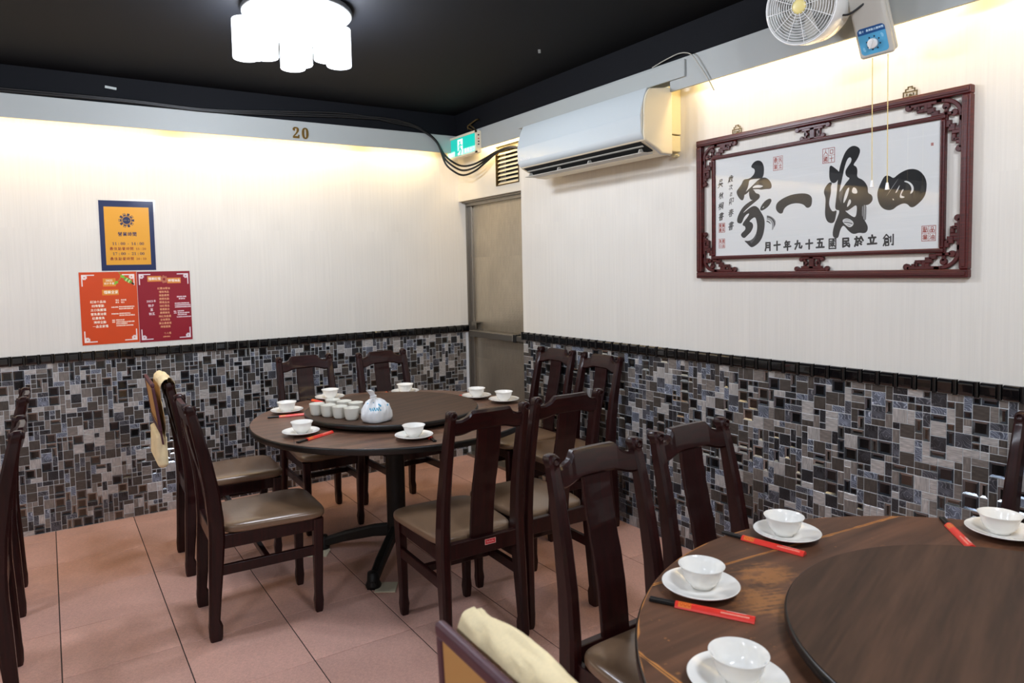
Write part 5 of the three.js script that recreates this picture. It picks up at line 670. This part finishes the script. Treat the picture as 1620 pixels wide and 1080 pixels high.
// wall fan, its control box and pull cords
const fan = thing('wall_fan', 'white wall fan with a round grille and a blue dial box', 'fan', [-0.36, 2.461, 3.196]);
{
  const nrm = V3(-0.96, -0.22, 0.1).normalize(), head = new THREE.Quaternion().setFromUnitVectors(V3(0, 0, 1), nrm), apply = (g) => { g.applyQuaternion(head); return clean(g); };
  const R = 0.134, turnY = (g) => { g.rotateX(Math.PI / 2); return g; };   // lathe axis onto +z
  mesh('shroud', apply(turnY(lathe([[R, 0.004], [R + 0.003, 0], [R + 0.005, -0.03], [R + 0.004, -0.062], [R + 0.0055, -0.066], [R + 0.002, -0.07], [R + 0.001, -0.12], [R - 0.008, -0.148], [R - 0.04, -0.162], [0.05, -0.168], [0.045, -0.2], [0, -0.2], [0, -0.19], [0.04, -0.16], [R - 0.045, -0.154], [R - 0.013, -0.14], [R - 0.004, -0.1], [R - 0.003, -0.03], [R - 0.002, 0.004], [R, 0.004]], 72))), M.whitePlastic, fan);
  const rings = []; for (let k = 0; k < 11; k++) { const r = 0.03 + k * 0.0098, g = new THREE.TorusGeometry(r, 0.0013, 6, 72); g.translate(0, 0, 0.004 + 0.012 * (1 - (r / R) ** 2)); rings.push(g); } const rim = new THREE.TorusGeometry(R, 0.0035, 8, 72); rim.translate(0, 0, 0.003); rings.push(rim);
  const grille = mesh('grille_ring', apply(merge(rings)), M.whitePlastic, fan);
  for (let k = 0; k < 12; k++) { const a = k * Math.PI / 6 + 0.2, c = new THREE.QuadraticBezierCurve3(V3(0.024 * Math.cos(a), 0.024 * Math.sin(a), 0.0175), V3(0.08 * Math.cos(a + 0.05), 0.08 * Math.sin(a + 0.05), 0.0155), V3(R * Math.cos(a), R * Math.sin(a), 0.004)); mesh('grille_spoke', apply(new THREE.TubeGeometry(c, 8, 0.0014, 6)), M.whitePlastic, grille); }
  mesh('hub_cap', apply(turnY(lathe([[0, 0.022], [0.018, 0.021], [0.026, 0.017], [0.027, 0.012], [0, 0.012]], 36))), std({ color: 0xe3d389, roughness: 0.35 }), fan);
  for (let k = 0; k < 5; k++) { const s = new THREE.Shape(); s.moveTo(0.02, -0.012); s.quadraticCurveTo(0.07, -0.05, 0.112, -0.03); s.quadraticCurveTo(0.122, 0.01, 0.1, 0.03); s.quadraticCurveTo(0.06, 0.02, 0.02, 0.012); s.closePath(); const g = extrude(s, 0.003, 0, 10); const p = g.attributes.position; for (let i = 0; i < p.count; i++) p.setZ(i, p.getZ(i) + p.getY(i) * 0.5); g.computeVertexNormals(); g.rotateZ(k * Math.PI * 0.4); g.translate(0, 0, -0.05); mesh('fan_blade', apply(g), M.greyPlastic, fan); }
  // box hanging from the bracket, leaning in towards the wall at its foot (positions relative to the fan head)
  const boxG = new THREE.Group(); boxG.name = 'control_box'; boxG.position.set(0.205, -0.199, 0.182); boxG.rotation.z = 0.43; fan.add(boxG);
  mesh('box_shell', merge(box(-0.018, 0, -0.0625, 0.006, 0.37, 0.0625, 0.012), box(0.008, 0.004, -0.06, 0.03, 0.37, 0.06, 0.01)), M.greyPlastic, boxG);
  const ds = new THREE.Shape(), dr = 0.014; ds.moveTo(-0.05 + dr, -0.049); ds.lineTo(0.05 - dr, -0.049); ds.absarc(0.05 - dr, -0.049 + dr, dr, -Math.PI / 2, 0); ds.lineTo(0.05, 0.049 - dr); ds.absarc(0.05 - dr, 0.049 - dr, dr, 0, Math.PI / 2); ds.lineTo(-0.05 + dr, 0.049); ds.absarc(-0.05 + dr, 0.049 - dr, dr, Math.PI / 2, Math.PI); ds.lineTo(-0.05, -0.049 + dr); ds.absarc(-0.05 + dr, -0.049 + dr, dr, Math.PI, Math.PI * 1.5); const dg = new THREE.ShapeGeometry(ds, 8); { const p = dg.attributes.position; for (let i = 0; i < p.count; i++) dg.attributes.uv.setXY(i, p.getX(i) / 0.1 + 0.5, p.getY(i) / 0.098 + 0.5); } dg.rotateY(-Math.PI / 2); dg.translate(-0.0186, 0.063, 0); mesh('dial_plate', dg, std({ map: dialTex, roughness: 0.35 }), boxG);
  mesh('dial_knob', (() => { const a = lathe([[0, 0.014], [0.015, 0.014], [0.018, 0.011], [0.019, 0], [0, 0]], 28); a.rotateZ(Math.PI / 2); const b = box(-0.022, -0.017, -0.0035, -0.002, 0.017, 0.0035, 0.002); b.rotateX(0.5); const m = merge(a, b); m.translate(-0.019, 0.052, 0); return m; })(), M.whitePlastic, boxG);
  mesh('neck', merge(tube([[0.12, 0.04, -0.03], [0.13, 0.08, 0.06], [0.1, 0.1, 0.18]], 0.026, 20, 14), tube([[0.1, 0.1, 0.182], [0.2, 0.09, 0.182], [0.25, 0.09, 0.182]], 0.03, 12, 14)), M.greyPlastic, fan);
  mesh('power_lead', tube([[0.1, 0.0, 0.06], [0.085, -0.045, 0.1], [0.09, -0.055, 0.13], [0.13, 0.0, 0.21], [0.18, 0.04, 0.26], [0.22, 0.09, 0.26]], 0.004, 40), M.cable, fan);
  mesh('lead_plug', (() => { const g = new THREE.SphereGeometry(0.02, 16, 12); g.scale(1, 2.2, 1); g.translate(0.215, 0.07, 0.255); return g; })(), std({ color: 0x55544e, roughness: 0.5 }), fan);
  for (const [z, y0, yl] of [[0.152, -0.21, 1.805], [0.209, -0.21, 1.79]]) { const cd = mesh('pull_cord', tube([[0.215, y0 + 0.01, z], [0.214, (y0 + yl - 2.461) / 2, z + 0.002], [0.215, yl - 2.461, z + 0.003]], 0.0016, 24, 6), std({ color: 0xd9c98e, roughness: 0.7 }), fan); mesh('cord_toggle', (() => { const g = new THREE.CylinderGeometry(0.004, 0.008, 0.026, 14); g.translate(0.215, yl - 2.461 - 0.012, z + 0.003); return g; })(), M.whitePlastic, cd); }
}
// cables along the back cove, dropping at the corner and running into the vent
const GK = 'black cables along the back fascia';
[[0, 0, 'upper black cable along the back fascia, topmost where it sags under the exit sign', 0.0], [-0.006, 0.012, 'black cable along the back fascia, middle one under the exit sign', 0.036], [0.006, 0.02, 'black cable along the back fascia, lowest loop under the exit sign', 0.075]].forEach(([dy, dz, label, sag], i) => {
  const c = mesh('cable', tube([[-4.2, 2.534 + dy, 0.158], [-2.97, 2.54 + dy, 0.156 + dz * 0.2], [-2.35, 2.545 + dy, 0.158], [-1.9, 2.536 + dy, 0.158], [-1.41, 2.566 + dy * 2, 0.158], [-0.95, 2.595 + dy * 2, 0.16], [-0.62, 2.6 - i * 0.012, 0.162], [-0.42, 2.56 - i * 0.006, 0.166], [-0.29, 2.48 - i * 0.01, 0.17 + dz], [-0.215, 2.37 - sag, 0.178 + dz], [-0.17, 2.315 - sag, 0.22 + dz], [-0.14, 2.275 - sag * 0.9, 0.31], [-0.11, 2.275 - sag * 0.7, 0.43], [-0.08, 2.305 - sag * 0.4, 0.54], [-0.05, 2.34 - dz * 0.5, 0.65], [-0.01, 2.358 - dz * 0.4, 0.75], [0.035, 2.35 - dz * 0.4, 0.8]], 0.0075, 220, 8), M.cable); tag(c, label, 'cable', GK);
});
tag(mesh('loose_wire', tube([[-0.112, 2.52, 2.2], [-0.118, 2.534, 2.3], [-0.124, 2.538, 2.4], [-0.128, 2.515, 2.465], [-0.124, 2.45, 2.515], [-0.12, 2.38, 2.56], [-0.12, 2.315, 2.597]], 0.0028, 60, 6), std({ color: 0xa9a69a, roughness: 0.6 })), 'thin pale wire drooping off the fascia right of the air conditioner', 'wire');
tag(mesh('wire_knot', merge(tube([[-0.112, 2.52, 0.42], [-0.13, 2.55, 0.38], [-0.125, 2.57, 0.43], [-0.115, 2.585, 0.48], [-0.122, 2.58, 0.52]], 0.006, 30, 6), tube([[-0.112, 2.505, 0.47], [-0.118, 2.535, 0.44], [-0.13, 2.56, 0.4], [-0.115, 2.54, 0.36]], 0.005, 30, 6)), M.darkBrass), 'tangled yellowish wire above the exit sign', 'wire');
{ const g = box(-0.03, -0.006, 0, 0.03, 0.008, 0.002); const m = tag(mesh('tape_scrap', g, std({ color: 0xaab0ac, roughness: 0.7 })), 'pale scrap of tape on the black band of the back wall', 'tape'); m.position.set(-2.432, 2.613, FA - 0.0035); m.rotation.z = -0.1; }
{ const g = box(-0.03, -0.0015, -0.006, 0.03, 0, 0.008); const m = tag(mesh('tape_scrap', g, std({ color: 0x9fa6a6, roughness: 0.7 })), 'pale scrap of tape stuck on the black ceiling', 'tape'); m.position.set(-0.477, CEIL_Y, 1.722); m.rotation.y = 0.9; }

shadows(scene);
renderer.render(scene, camera);
